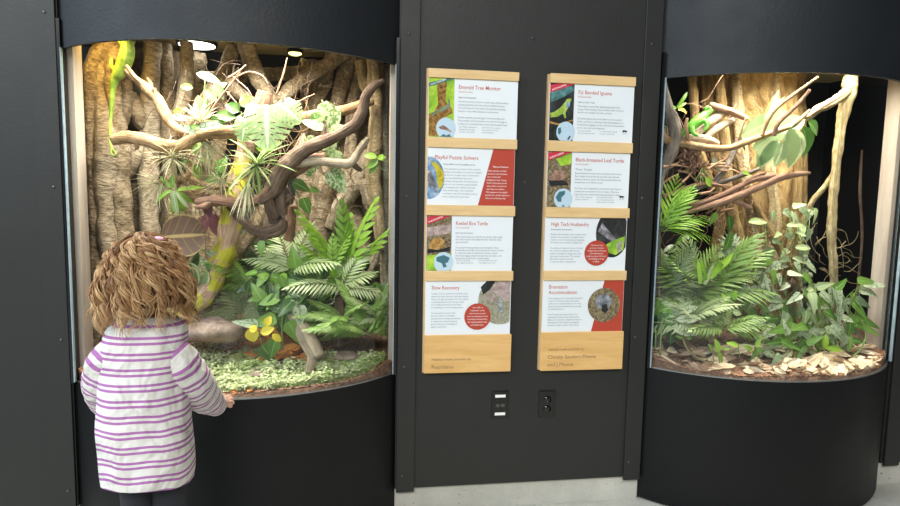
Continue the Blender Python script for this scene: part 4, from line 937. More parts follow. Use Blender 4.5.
# ------------------------------------------------------------ information boards
CLAMP = False
def flat(name, col, rough=.5): return plain(name, col, rough, nscale=2, var=0)
M['paper'] = flat('panel_white', (.78, .83, .87)); M['red'] = flat('panel_red', (.46, .055, .030)); M['redtext'] = flat('title_red', (.55, .10, .07))
M['inktext'] = flat('text_slate', (.16, .20, .24)); M['whitetext'] = flat('text_white', (.9, .9, .9)); M['engrave'] = flat('engraved_brown', (.30, .19, .09))
M['map'] = flat('map_pale_blue', (.50, .66, .78)); M['land'] = flat('map_land', (.05, .16, .20)); M['ribbong'] = flat('ribbon_green', (.04, .17, .13)); M['ribbonr'] = flat('ribbon_red', (.60, .03, .06))
def photo_m(name, a, b_, c, s): return rockm(name, a, b_, c, s)
P_ = {'lime': photo_m('photo_green_blur', (.10, .28, .03), (.34, .58, .04), (.55, .72, .08), 12), 'barkp': photo_m('photo_bark', (.10, .04, .01), (.40, .20, .05), (.60, .36, .10), 70),
 'dkp': photo_m('photo_dark', (.01, .01, .01), (.02, .022, .022), (.05, .06, .06), 20), 'lit': photo_m('photo_litter', (.08, .05, .02), (.30, .22, .12), (.48, .46, .28), 110),
 'blu': photo_m('photo_blue', (.10, .22, .42), (.25, .42, .66), (.5, .62, .74), 40), 'yel': photo_m('photo_yellow', (.35, .28, .02), (.66, .55, .03), (.75, .66, .10), 60),
 'shell': photo_m('photo_shell', (.18, .09, .05), (.40, .23, .16), (.58, .40, .30), 60), 'shellp': photo_m('photo_pale_shell', (.30, .20, .18), (.50, .38, .36), (.68, .56, .52), 50),
 'sand': photo_m('photo_sand', (.30, .27, .16), (.52, .50, .36), (.68, .66, .52), 130), 'grn': photo_m('photo_lizard_green', (.25, .46, .05), (.45, .64, .08), (.60, .74, .30), 60),
 'teal': photo_m('photo_teal', (.03, .10, .10), (.08, .22, .22), (.15, .36, .36), 40), 'met': photo_m('photo_metal', (.06, .05, .07), (.22, .21, .24), (.62, .62, .64), 30),
 'grey': photo_m('photo_grey_shell', (.08, .09, .11), (.25, .28, .32), (.55, .58, .60), 40), 'mong': photo_m('photo_grey_green', (.14, .20, .12), (.25, .34, .22), (.36, .44, .30), 60), 'org': photo_m('photo_orange_shell', (.3, .12, .03), (.58, .32, .08), (.7, .5, .2), 60)}
BW = .3556; YF = -.012
def zof(px, py, Y=-.03): return at(px, py, Y).z
def poly(name, pts, y, mt, parent, th=.0004):       # flat shape in wall plane
    m = MB(); n = len(pts)
    m.add([(x, y, z) for x, z in pts]+[(x, y+th, z) for x, z in pts], [tuple(range(n)), tuple(range(2*n-1, n-1, -1))]+[(i, i+n, (i+1) % n+n, (i+1) % n) for i in range(n)])
    return m.build(name, mt, parent, smooth=False)
def ell(cx, cz, rx, rz, n=28, lo=None, hi=None, zlo=None, zhi=None):
    out = []
    for i in range(n):
        a = 2*math.pi*i/n; x = cx+rx*math.cos(a); z = cz+rz*math.sin(a)
        if lo is not None: x = max(lo, x)
        if hi is not None: x = min(hi, x)
        if zlo is not None: z = max(zlo, z)
        if zhi is not None: z = min(zhi, z)
        out.append((x, z))
    return out
TX = []
def text(name, s, x, z, w_, h, y, mt, parent, bold=0, align='LEFT', shear=0, rot=0):
    c = bpy.data.curves.new(name, 'FONT'); c.body = s; c.size = h; c.offset = bold; c.align_x = align; c.shear = shear; c.resolution_u = 2
    c.materials.append(mt); c.extrude = .00005
    o = bpy.data.objects.new(name, c); COL.objects.link(o); o.parent = parent; org = parent_origin(parent)
    o.rotation_euler = (math.pi/2, -rot, 0); o.location = V((x, y, z))-org
    TX.append((o, w_)); return o
def lines(name, L, x, z, lh, h, wmax, y, mt, parent, slant=0, align='LEFT'):
    ln = max(len(s) for s in L if s)
    c_ = '\n'.join(L); o = text(name, c_, x, z, wmax, h, y, mt, parent, 0, align); o.data.space_line = lh/h
    return o
def board(px, label, zs, ZL):
    x0, zt, zb = px
    t = empty('information_board', (x0+BW/2, YF, zb), label, 'sign board')
    boxo('backboard', (x0-.006, -.030, zb+.002), (x0+BW-.012, YF-.0005, zt-.002), M['maple_edge'], t)
    for (a, b) in ZL[:-1]: boxo('wooden_rail', (x0, -.043, b), (x0+BW, -.0305, a), M['maple'], t, .001)
    a, b = ZL[-1]; o = boxo('wooden_nameplate', (x0, -.043, b), (x0+BW, -.0305, a), M['maple2'], t, .001)
    return t, o
zt, zb = 1.8037, .6018
def rails(px, tops): return [(zof(px, a), zof(px, b)) for a, b in tops]
RL1 = rails(427, [(68.4,77.4),(137,147),(204.8,215),(270.8,280.5),(335,372.5)])
RL2 = rails(545, [(73.3,82.7),(140.5,151),(207,217),(270.5,280),(332,370)])
B1, B2 = .2694, .7525
b1, np1 = board((B1, zt, zb), 'left wooden board of four stacked animal panels on the black wall', None, RL1)
b2, np2 = board((B2, zt, zb), 'right wooden board of four stacked animal panels on the black wall', None, RL2)
YT = -.0436
text('engraved_text', 'Habitat made possible by', B1+.028, zof(430, 360), .162, .0150, YT, M['engrave'], np1, 0, shear=.2)
text('engraved_text', 'Reptiliana', B1+.028, zof(430, 368), .09, .0225, YT, M['engrave'], np1)
text('engraved_text', 'Habitat made possible by', B2+.028, zof(548, 350), .155, .0150, YT, M['engrave'], np2, 0, shear=.2)
text('engraved_text', 'Christy Sanders-Meena', B2+.028, zof(548, 358), .208, .0225, YT, M['engrave'], np2)
text('engraved_text', 'and J Meena', B2+.028, zof(548, 365.5), .11, .0225, YT, M['engrave'], np2)
def panel(x0, RL, i, label):
    z1 = RL[i][1]; z0 = RL[i+1][0]
    o = boxo('animal_sign', (x0+.001, -.0355, z0+.0004), (x0+BW-(.002 if i == 0 else .006), -.0306, z1-.0004), M['paper'])
    tag(o, label, 'sign'); return o, z0, z1
Y1, Y2, Y3, Y4, Y5 = -.0359, -.0363, -.0367, -.0371, -.0375
def H(z0, z1, f): return z1-(z1-z0)*f
def animal_panel(x0, RL, i, label, title, sub, head, body, foot1, foot2, ribbon, rib_t, bg, tw_, stampt=False):
    p, z0, z1 = panel(x0, RL, i, label); h = z1-z0; X = lambda f: x0+BW*f
    ph = poly('photo', [(x0+.002, z0+.001), (X(.285), z0+.001), (X(.285), z1-.001), (x0+.002, z1-.001)], Y1, bg, p)
    poly('ribbon', [(x0+.002, H(z0, z1, .17)), (x0+.002, H(z0, z1, .04)), (X(.10), z1-.001), (X(.29), z1-.001)], Y3, ribbon, p) if ribbon is M['ribbonr'] else poly('ribbon', [(x0+.002, H(z0, z1, .16)), (x0+.002, H(z0, z1, .09)), (X(.20), z1-.001), (X(.29), z1-.001)], Y3, ribbon, p)
    text('ribbon_text', rib_t, x0+.010, H(z0, z1, .135), .062, .0088, Y4, M['whitetext'], p, .0001, rot=math.radians(22))
    mp_ = poly('range_map', ell(X(.20), H(z0, z1, .845), .0385, .041, 36, zlo=z0+.001), Y3, M['map'], p)
    text('title_text', title, X(.33), H(z0, z1, .17), tw_, .0212, Y1, M['redtext'], p, .00012)
    text('latin_name', sub, X(.33), H(z0, z1, .23), .055, .0085, Y1, M['redtext'], p, 0, shear=.2)
    text('heading_text', head, X(.33), H(z0, z1, .325), .07, .0088, Y1, M['inktext'], p, .0001)
    lines('body_text', body, X(.33), H(z0, z1, .395), min(.0125, .097/len(body)), .0096, .20, Y1, M['inktext'], p)
    lines('diet_text', foot1, X(.345), H(z0, z1, .82), .0095, .0072, .07, Y1, M['inktext'], p)
    lines('threat_text', foot2, X(.60), H(z0, z1, .82), .0095, .0072, .075, Y1, M['inktext'], p)
    if stampt:
        cx = X(.90); cz = H(z0, z1, .80)
        s = [(-.010,.000),(-.009,.004),(-.004,.006),(.002,.0055),(.006,.004),(.010,.005),(.011,.001),(.008,-.001),(.007,-.005),(.005,-.005),(.0045,-.001),(-.003,-.001),(-.004,-.005),(-.006,-.005),(-.0065,-.001)]
        poly('animal_emblem', [(cx+a, cz+b) for a, b in s], Y1, M['black'], p)
        text('emblem_text', 'SUPPORTED', cx-.010, cz-.0105, .020, .004, Y1, M['inktext'], p)
    return p, ph, mp_, X, (lambda f: H(z0, z1, f))
def pp(ph, name, pts, mt, X, Z, y=Y2): return poly(name, [(X(a), Z(b)) for a, b in pts], y, mt, ph)
p, ph, mp_, X, Z = animal_panel(B1, RL1, 0, 'top left board panel titled Emerald Tree Monitor with lizard on bark', 'Emerald Tree Monitor', 'Varanus prasinus', 'Agile and Adaptable',
 ['Emerald tree monitors thrive in a wide range of forest habitats,','including plantations and other human-modified landscapes.','Their prehensile tail, sharp claws and long bodies help grasp','branches as they climb among dense canopy leaves.','','Females sometimes lay their eggs in arboreal termite nests.','This provides a warm and humid environment for the eggs to','incubate and an immediate food source when the babies hatch.'],
 ['Diet: Mostly invertebrates,','supplemented with eggs','and other small animals'], ['Current threats: Forest clearance','and conversion, loss of trees','and body exploitation'], M['ribbong'], 'LEAST CONCERN', P_['lime'], .166)
pp(ph, 'photo_branch', [(.09,.07),(.20,.05),(.19,.40),(.26,.50),(.27,.58),(.18,.66),(.16,.78),(.10,.98),(.01,.98),(.01,.62),(.06,.58),(.11,.45)], P_['barkp'], X, Z)
pp(ph, 'photo_lizard', [(.04,.62),(.12,.52),(.20,.46),(.22,.42),(.21,.34),(.225,.34),(.245,.44),(.23,.50),(.17,.55),(.12,.57),(.07,.63),(.03,.66)], P_['mong'], X, Z, Y3)
pp(mp_, 'map_land', [(.12,.83),(.17,.79),(.22,.84),(.27,.90),(.25,.91),(.19,.87),(.14,.86)], P_['shell'], X, Z, Y4); pp(mp_, 'map_land', [(.14,.98),(.18,.94),(.20,.97),(.24,.94),(.26,.99),(.14,.99)], M['land'], X, Z, Y4)
p, ph, mp_, X, Z = animal_panel(B1, RL1, 2, 'left board panel titled Keeled Box Turtle, third from top', 'Keeled Box Turtle', 'Cuora mouhotii', 'Life in the Limestones',
 ['These little turtles are named for the distinct ridges along','their shell. Females have bright red eyes, while the males','eyes are darker.','','They prefer forests growing around limestone. These','fortress-like rocks offer lots of crevices for turtles to hide in.','It is said that turtles can be found in forests covered','after heavy logging, giving hope that they can adapt to old','habitats and recover from overharvesting.'],
 ['Diet: Insects, earthworms,','snails, vegetables and fallen fruit'], ['Current threats: Pet and food','trade, illegal turtles in trade'], M['ribbonr'], 'ENDANGERED', P_['lit'], .128)
pp(ph, 'photo_turtle', [(.04,.50),(.08,.42),(.16,.40),(.21,.46),(.20,.56),(.12,.62),(.04,.60)], P_['org'], X, Z); pp(ph, 'photo_branch', [(.01,.22),(.28,.16),(.28,.32),(.01,.38)], P_['shellp'], X, Z)
pp(ph, 'photo_moss', [(.01,.72),(.28,.68),(.28,.99),(.01,.99)], P_['lime'], X, Z); pp(ph, 'photo_shadow', [(.02,.60),(.14,.62),(.27,.56),(.27,.64),(.02,.68)], P_['dkp'], X, Z)
pp(mp_, 'map_land', [(.12,.75),(.20,.71),(.27,.76),(.25,.84),(.22,.86),(.24,.92),(.20,.94),(.18,.86),(.15,.84),(.12,.82)], M['land'], X, Z, Y4)
p, ph, mp_, X, Z = animal_panel(B2, RL2, 0, 'top right board panel titled Fiji Banded Iguana with green iguana photo', 'Fiji Banded Iguana', 'Brachylophus bulabula', 'Life at the Top',
 ['These iguanas spend their days foraging high in the','canopy. When basking, they can darken their colors to','absorb more sunlight and warm up faster.','','Fiji banded iguanas have been wiped out from several','islands, and all face remaining scattered populations are','threatened by logging, tourism and introduced predators','such as rats, cats and mongooses.'],
 ['Diet: Leaves, flowers,','fruit and occasional insects'], ['Current threats: Trade','in some of the wild'], M['ribbonr'], 'ENDANGERED', P_['dkp'], .140, True)
pp(ph, 'photo_leaves', [(.01,.10),(.27,.04),(.28,.12),(.18,.22),(.10,.28),(.02,.34)], P_['teal'], X, Z)
pp(ph, 'photo_iguana', [(.01,.52),(.06,.50),(.13,.42),(.18,.32),(.20,.27),(.25,.25),(.255,.29),(.23,.34),(.22,.42),(.19,.50),(.20,.60),(.18,.60),(.16,.52),(.10,.58),(.02,.60)], P_['grn'], X, Z, Y3)
pp(ph, 'photo_neck', [(.20,.33),(.24,.32),(.235,.40),(.20,.42)], P_['blu'], X, Z, Y4); pp(ph, 'photo_twig', [(.01,.66),(.12,.70),(.28,.62),(.28,.64),(.13,.73),(.01,.70)], P_['org'], X, Z, Y2)
pp(mp_, 'map_land', [(.11,.78),(.14,.76),(.15,.84),(.13,.89),(.11,.87)], M['land'], X, Z, Y4); pp(mp_, 'map_land', [(.22,.97),(.25,.90),(.26,.92),(.235,.98)], M['black'], X, Z, Y4)
for a, b in ((.19,.76),(.23,.74),(.245,.79),(.20,.82)): pp(mp_, 'map_island', [(a,b),(a+.006,b),(a+.006,b+.008),(a,b+.008)], M['land'], X, Z, Y4)
p, ph, mp_, X, Z = animal_panel(B2, RL2, 1, 'right board panel titled Black-breasted Leaf Turtle, second from top', 'Black-breasted Leaf Turtle', 'Geoemyda spengleri', 'Tiny Tales',
 ['Black-breasted leaf turtles blend in perfectly with the forest','floor. Heavily harvested for the pet trade and traditional','medicine, these tiny turtles have likely declined extensively','because they are so difficult to spot.','','They have some independence of each other when they are','scanning the environment for food or danger. Males have','bright white irises, while females have pale yellow or beige.'],
 ['Diet: Snails, worms,','insects and fruit'], ['Current threats: Forest','loss, over-collection and','trade, they are not valued'], M['ribbonr'], 'ENDANGERED', P_['lit'], .205, True)
pp(ph, 'photo_turtle', [(.02,.44),(.08,.34),(.17,.33),(.24,.42),(.22,.48),(.14,.52),(.04,.52)], P_['shell'], X, Z); pp(ph, 'photo_grass', [(.10,.14),(.28,.02),(.28,.22),(.16,.26)], P_['lime'], X, Z)
pp(ph, 'photo_shadow', [(.02,.52),(.22,.52),(.26,.60),(.04,.62)], P_['dkp'], X, Z)
pp(mp_, 'map_land', [(.11,.82),(.15,.72),(.22,.70),(.22,.76),(.18,.82),(.18,.90),(.14,.90)], M['land'], X, Z, Y4); pp(mp_, 'map_land', [(.18,.98),(.21,.95),(.22,.99)], M['land'], X, Z, Y4)
# topic panels
p, z0, z1 = panel(B1, RL1, 1, 'left board panel titled Playful Puzzle Solvers with slanted red side'); X = lambda f: B1+BW*f; Z = lambda f, a=z0, b=z1: H(a, b, f)
poly('red_field', [(X(.575), z0+.001), (X(.98), z0+.001), (X(.98), z1-.001), (X(.735), z1-.001)], Y1, M['red'], p)
ph = poly('photo', ell(X(.02), Z(.53), .0615, .0825, 40, lo=B1+.0015), Y1, P_['blu'], p)
pp(ph, 'photo_yellow', [(.03,.23),(.12,.28),(.18,.42),(.19,.56),(.17,.68),(.14,.74),(.11,.60),(.10,.42)], P_['yel'], X, Z); pp(ph, 'photo_animal', [(.005,.40),(.05,.42),(.09,.60),(.12,.76),(.10,.80),(.06,.66),(.04,.72),(.005,.62)], P_['met'], X, Z, Y3)
text('title_text', 'Playful Puzzle Solvers', X(.08), Z(.20), .172, .0212, Y1, M['redtext'], p, .00012); text('heading_text', 'Sharp Minds and Long Memories', X(.18), Z(.30), .125, .0088, Y1, M['inktext'], p, .0001)
o = lines('body_text', ['  Tree monitors are some of the smartest',' reptiles on the planet. In order to navigate',' and hunt in complex mazes of branches,','  they have developed impressive','  problem-solving skills. Animal keepers','  give our tree monitors puzzle feeders','  to challenge their abilities and keep',' their minds sharp. Once they find',' a solution, they will remember how to','solve a puzzle and a year later.'], X(.17), Z(.38), .0120, .0090, .155, Y1, M['inktext'], p)
text('heading_text', 'Play as Practice', X(.735), Z(.325), .062, .0090, Y2, M['whitetext'], p, .0001)
o = lines('body_text', ['    Both animals and kids','   question new monitors','   learn when and','  engaging in play. Young','  lizards chase prey items','  carry them around and','  tear them at random.',' This appears to be playful','practice for similar behaviors','when out of family prep.'], X(.655), Z(.395), .0120, .0088, .10, Y2, M['whitetext'], p)
def topic(x0, RL, i, label, title, ti_w, head, body, sx=.07, tz=.16, bz=.25):
    p, z0, z1 = panel(x0, RL, i, label); X = lambda f: x0+BW*f; Z = lambda f: H(z0, z1, f)
    for q, (tt, tw_) in enumerate(zip(title, ti_w)): text('title_text', tt, X(sx), Z(tz+q*.105), tw_, .0212, Y1, M['redtext'], p, .00012)
    if head: text('heading_text', head, X(sx), Z(bz-.01), .09, .0088, Y1, M['inktext'], p, .0001)
    lines('body_text', body, X(sx), Z(bz+(.08 if head else 0)), .0112, .0086, .15, Y1, M['inktext'], p)
    return p, z0, z1, X, Z
p, z0, z1, X, Z = topic(B1, RL1, 3, 'bottom left board panel titled Slow Recovery with turtle photo', ['Slow Recovery'], [.113], None,
 ['It takes 10 to 15 years for most box turtle','species to reach maturity, and they only lay','one to six eggs per season. For this reason,','overharvesting for food, the pet trade','and traditional medicine have taken','a devastating toll on wild populations.','','Threatened from loss in and','altruistic efforts to establish','conservation including populations','in human care, which preserve','genetic diversity and safeguard','against extinctions.'])
ph = poly('photo', ell(X(.86), Z(.38), .091, .096, 44, hi=X(.975), zhi=z1-.001), Y1, P_['sand'], p)
pp(ph, 'photo_shadow', [(.63,.12),(.70,.01),(.80,.01),(.74,.16),(.66,.26)], P_['dkp'], X, Z); pp(ph, 'photo_shell', [(.74,.20),(.80,.05),(.90,.01),(.974,.01),(.974,.38),(.90,.38),(.83,.26)], P_['shellp'], X, Z, Y3)
pp(ph, 'photo_head', [(.69,.30),(.74,.24),(.80,.26),(.80,.36),(.73,.40)], P_['shellp'], X, Z, Y4); pp(ph, 'photo_leg', [(.83,.34),(.88,.36),(.895,.56),(.87,.62),(.845,.56)], P_['grey'], X, Z, Y4)
ph = poly('red_disc', ell(X(.60), Z(.665), .054, .054, 40), Y5, M['red'], p)
lines('disc_text', ['Over 50% of','freshwater turtle','and tortoise species','are now threatened and','currently threatened by','the illegal wildlife trade','and habitat loss.'], X(.60), Z(.51), .0118, .0088, .082, Y5-.0004, M['whitetext'], ph, align='CENTER')
p, z0, z1, X, Z = topic(B2, RL2, 2, 'right board panel titled High Tech Husbandry, third from top', ['High Tech Husbandry'], [.160], 'Automation Innovation',
 ['Reptiles and amphibians have complex needs','specific to every species. Caring for them','requires constant monitoring and adjusting','of temperature, humidity and light levels.','','The lights and misters in Forest TraiLand','have been automated to allow animal','keepers to program changes that mimic','the natural environment. This includes','effects like sunrise and sunset,','or seasonal shifts in precipitation.'])
ph = poly('photo', ell(X(.81), Z(.30), .071, .098, 44, hi=X(.978), zhi=z1-.001), Y1, P_['dkp'], p)
pp(ph, 'photo_pipe', [(.63,.26),(.68,.10),(.86,.40),(.80,.44)], P_['met'], X, Z); pp(ph, 'photo_plants', [(.74,.50),(.86,.40),(.97,.34),(.95,.60),(.86,.70),(.78,.66)], P_['lime'], X, Z); pp(ph, 'photo_trunk', [(.86,.48),(.94,.42),(.93,.62),(.88,.66)], P_['sand'], X, Z, Y3)
ph = poly('red_disc', ell(X(.625), Z(.665), .052, .052, 40), Y5, M['red'], p)
lines('disc_text', ['Check out and','print our animals','change how in the past','with varied basic','brightness and UV levels','resembling an array','of lights.'], X(.625), Z(.53), .0112, .0088, .085, Y5-.0004, M['whitetext'], ph, align='CENTER')
p, z0, z1, X, Z = topic(B2, RL2, 3, 'bottom right board panel titled Brumation Accommodation, red corner', ['Brumation', 'Accommodation'], [.078, .122], None,
 ['Some reptiles go into a state called "brumation",','a period of dormancy during cold weather','similar to how mammals hibernate. For many','species, this seasonal slowdown sets the stage','for breeding behavior.','','Animal keepers encourage brumation by','lowering the temperature and adjusting the','lighting. This may mean completely turning off','heating lights in their habitat or moving the','animals to a cooler room for a few months.'], bz=.36)
poly('red_field', [(X(.60), z0+.001), (X(.98), z0+.001), (X(.98), z1-.001), (X(.74), z1-.001)], Y1, M['red'], p)
ph = poly('photo', ell(X(.745), Z(.485), .070, .072, 44), Y2, P_['lit'], p)
pp(ph, 'photo_turtle', ell(0, 0, 1, 1) and [(.74+.10*math.cos(a/3), .42+.15*math.sin(a/3)) for a in range(19)], P_['grey'], X, Z, Y3); pp(ph, 'photo_head', [(.72,.48),(.78,.46),(.80,.58),(.76,.64),(.72,.60)], P_['dkp'], X, Z, Y4)

# ------------------------------------------------------------ wall plates
def plate(px, py, name, label, w_=.071, h=.114):
    p = at(px, py, -.015); t = empty(name, (p.x, YF, p.z), label, 'outlet')
    boxo('cover_plate', (p.x-w_/2, YF-.006, p.z-h/2), (p.x+w_/2, YF-.0002, p.z+h/2), M['black'], t, .002)
    return t, p
t, p = plate(500, 404.7, 'data_plate', 'black wall plate with two small ports and two white labels')
for s in (1, -1):
    poly('white_label', [(p.x-.022, p.z+s*.038-.006), (p.x+.022, p.z+s*.038-.006), (p.x+.022, p.z+s*.038+.006), (p.x-.022, p.z+s*.038+.006)], YF-.0068, M['whitetext'], t)
    boxo('port', (p.x+s*.011-.008, YF-.009, p.z-.008), (p.x+s*.011+.008, YF-.0062, p.z+.006), M['screw'], t, .001)
t, p = plate(547, 404, 'power_outlet', 'plain black double power outlet right of the labelled plate')
for s in (1, -1):
    m = MB(); c = p.z+s*.0195
    tube(m, [(p.x, YF-.0062, c, .0165), (p.x, YF-.0085, c, .0160)], 24, raw=True); o = m.build('socket', M['blackgloss'], t)
    for dx, dz, w2, h2 in ((-.006, .004, .0012, .004), (.006, .004, .0012, .0035), (0, -.007, .0022, .0022)):
        boxo('slot', (p.x+dx-w2, YF-.0092, c+dz-h2), (p.x+dx+w2, YF-.0086, c+dz+h2), M['screw'], o)
m = MB(); tube(m, [(p.x, YF-.0062, p.z, .003), (p.x, YF-.0075, p.z, .003)], 12, raw=True); m.build('screw', M['screw'], t)

# ------------------------------------------------------------ child
YB = -.63
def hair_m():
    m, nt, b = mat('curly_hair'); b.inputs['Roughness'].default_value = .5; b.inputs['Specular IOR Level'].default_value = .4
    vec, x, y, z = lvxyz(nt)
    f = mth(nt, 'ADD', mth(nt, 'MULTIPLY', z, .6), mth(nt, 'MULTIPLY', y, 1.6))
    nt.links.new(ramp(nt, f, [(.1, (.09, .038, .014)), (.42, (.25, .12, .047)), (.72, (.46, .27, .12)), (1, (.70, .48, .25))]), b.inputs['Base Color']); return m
M['hair'] = hair_m()
M['skin'] = plain('skin', (.72, .42, .32), .5, nscale=20, var=.05)
M['leg'] = plain('dark_leggings', (.012, .013, .02), .8)
def shirt_m():
    m, nt, b = mat('striped_jersey'); b.inputs['Roughness'].default_value = .85; b.inputs['Specular IOR Level'].default_value = .2
    vec, x, y, z = lvxyz(nt)
    ph = mth(nt, 'MULTIPLY', mth(nt, 'FRACT', mth(nt, 'DIVIDE', y, .0425)), .0425)
    s1 = mth(nt, 'LESS_THAN', mth(nt, 'ABSOLUTE', mth(nt, 'SUBTRACT', ph, .008)), .0036)
    s2 = mth(nt, 'LESS_THAN', mth(nt, 'ABSOLUTE', mth(nt, 'SUBTRACT', ph, .0225)), .0036)
    s = mth(nt, 'MULTIPLY', mth(nt, 'MAXIMUM', s1, s2), z)
    nt.links.new(mixc(nt, s, (.72, .71, .67), (.40, .16, .40)), b.inputs['Base Color'])
    n = noi(nt, coords(nt), 9, 3, .5, .3); bump(nt, b, n, .05, .9); return m
M['shirt'] = shirt_m()
k = mpp(YB)
child = empty('person', (at(146, 300, YB).x, YB, 0), 'curly haired child in a purple striped long shirt, seen from behind, hand on tank rim', 'person')
# torso
m = MB(); secs = [(317,150,21,16),(322,150,28,20),(328,149,35,25),(336,147,39,29),(348,145,40,31),(365,143.5,40,32),(385,143,41,34),(405,144,43,36),(430,145,45,38),(455,148,45,40),(475,149.5,45,41),(486,150,44,41.5),(490,150,43.5,41)]
secs = crom([list(q) for q in secs], 5); S = 64; vs = []; at_ = []
ztop = at(150, 317, YB-.03).z
for i, (py, px, hw, hd) in enumerate(secs):
    c = at(px, py, YB-hd*k*.6); c.x = at(px, py, YB).x; hw *= .9; d = ztop-c.z
    for j in range(S):
        a = 2*math.pi*j/S; ca, sa = math.cos(a), math.sin(a); e = .82
        xx = math.copysign(abs(ca)**e, ca)*hw*k; yy = math.copysign(abs(sa)**e, sa)*hd*k*.85
        low = max(0, (d-.15)/.35)
        rad = 1+.045*low*NZ.noise(V((ca*2.4, sa*2.4, d*3)))+.03*NZ.noise(V((ca*2+3, sa*2, d*9+ca*2)))+.012*math.sin(a*7+2)*low+.012*NZ.noise(V((ca*4+7, sa*4, d*12)))
        zz = c.z-.012*low*math.sin(a*1+.4)+(.012*abs(ca)**3 if d > .5 else 0)
        vs.append((c.x+xx*rad, YB+yy*rad, zz)); at_.append((j/S, d+(.010*NZ.noise(V((ca*2, sa*2, d*6)))+.008*math.cos(a-1.2))*low-.0*ca+.03*(1-abs(ca))*0, 0 if d < .018 else 1))
n = len(secs)
m.add(vs, [(i*S+j, (i+1)*S+j, (i+1)*S+(j+1) % S, i*S+(j+1) % S) for i in range(n-1) for j in range(S)], at_)
shirt = m.build('striped_shirt', M['shirt'], child); q = shirt.modifiers.new('s', 'SOLIDIFY'); q.thickness = .003; q.offset = 1
def sleeve(pts, cuffs, off, label=None):
    m = MB(); P = crom(W4(pts), 9); S = 28; vs = []; at_ = []; L = 0; N = None
    for i, p in enumerate(P):
        c = V(p[:3]); t = (V(P[min(i+1, len(P)-1)][:3])-V(P[max(0, i-1)][:3])).normalized()
        if i: dl = c-V(P[i-1][:3]); dl.y *= .7; L += dl.length
        if N is None: N = (V((0, -1, 0))-t*V((0, -1, 0)).dot(t)).normalized()
        N = (N-t*N.dot(t)).normalized(); B = t.cross(N); last = i > len(P)-6
        for j in range(S):
            a = 2*math.pi*j/S; dd = N*math.cos(a)+B*math.sin(a)
            f = 1+(0 if last else .09*NZ.noise(V((math.cos(a)*1.6, math.sin(a)*1.6+off, L*34)))+.05*NZ.noise(V((math.cos(a)*3, math.sin(a)*3+off, L*70))))
            vs.append(c+dd*p[3]*f); at_.append((j/S, L+off, 0 if last else 1))
    n = len(P); m.add(vs, [(i*S+j, i*S+(j+1) % S, (i+1)*S+(j+1) % S, (i+1)*S+j) for i in range(n-1) for j in range(S)]+[tuple(range(S-1, -1, -1)), tuple((n-1)*S+j for j in range(S))], at_)
    return m.build('sleeve', M['shirt'], child)
sleeve([(150,356,YB+.02,6),(159,351,YB+.01,11),(168,351,YB-.005,14.5),(178,359,YB-.008,17.3),(186.5,372,YB+.015,18.5),(194,384.5,YB+.065,18.5),(201,393.5,YB+.12,16.8),(208,399.5,YB+.175,14),(213,403.5,YB+.225,11.5),(216,405.5,YB+.255,10.2)], 1, .022)
sleeve([(134,354,YB+.01,6),(125,350,YB,11),(115,352,YB-.005,14),(106,362,YB-.01,16.5),(102,376,YB+.01,16.5),(101,389,YB+.06,15.5),(105,400,YB+.13,14),(112,407,YB+.20,12),(118,409,YB+.25,10)], 1, .02)
# body under the clothes: pelvis, legs, neck, head, ears, nose in one surface
b = MB()
def BP(px, py, dy=0): q = at(px, py, YB+dy); return (q.x, q.y, q.z)
hc = V(BP(147, 277, .015))
blob(b, hc, .068, .082, .082, su=24, sv=16); blob(b, hc+V((.012, .05, -.045)), .045, .042, .045)
fd = V((.30, .95, -.1)).normalized()
blob(b, hc+fd*.082+V((0, 0, -.02)), .010, .012, .014)
sd = V((fd.y, -fd.x, 0)).normalized()
for s in (1, -1): blob(b, hc+sd*.068*s+V((0, 0, -.022)), .008, .014, .020)
nb = V(BP(149, 322)); tube(b, [(*(hc+V((0, 0, -.05))), .036), (*nb, .034), (nb.x, nb.y, nb.z-.05, .05)], 16, raw=True)
ch = V(BP(148, 345)); pv = V(BP(150, 450))
tube(b, [(nb.x, nb.y, nb.z-.03, .04), (ch.x, ch.y+.01, ch.z, .055), (ch.x, ch.y+.01, ch.z-.15, .055), (*pv, .075), (pv.x, pv.y, pv.z-.05, .06)], 20, 6)
body = b.build('body', M['skin'], child)
r_ = body.modifiers.new('r', 'REMESH'); r_.mode = 'VOXEL'; r_.voxel_size = .005; r_.use_smooth_shade = True; q = body.modifiers.new('s', 'SMOOTH'); q.iterations = 4
b = MB(); lx = V(BP(138, 470)); rx = V(BP(169, 470))
for c, s in ((lx, -1), (rx, 1)):
    tube(b, [(c.x+s*-.005, c.y, c.z+.05, .058), (c.x, c.y, c.z-.05, .050), (c.x, c.y+.01, .28, .042), (c.x, c.y, .18, .044), (c.x, c.y, .07, .032)], 18, 6)
b.build('leggings', M['leg'], child)
for c in (lx, rx):
    b = MB(); tube(b, [(c.x, c.y-.05, .035, .022), (c.x, c.y-.03, .042, .034), (c.x, c.y+.04, .04, .034), (c.x+.002, c.y+.11, .032, .032), (c.x+.003, c.y+.14, .028, .018)], 16, 6, raw=False)
    for i, v in enumerate(b.v): b.v[i] = (v[0], v[1], max(.001, v[2]))
    b.build('shoe', M['black'], child)
for s in (1, -1):
    e = hc+fd*.074+sd*.028*s+V((0, 0, 0)); b = MB(); blob(b, e, .009, .009, .009); b.build('eye', M['black'], child)
b = MB(); e = hc+fd*.082+V((0, 0, -.045)); tube(b, [(*(e-sd*.016), .002), (*(e+fd*.002), .0035), (*(e+sd*.016), .002)], 8, 5); b.build('mouth', M['redtext'], child)
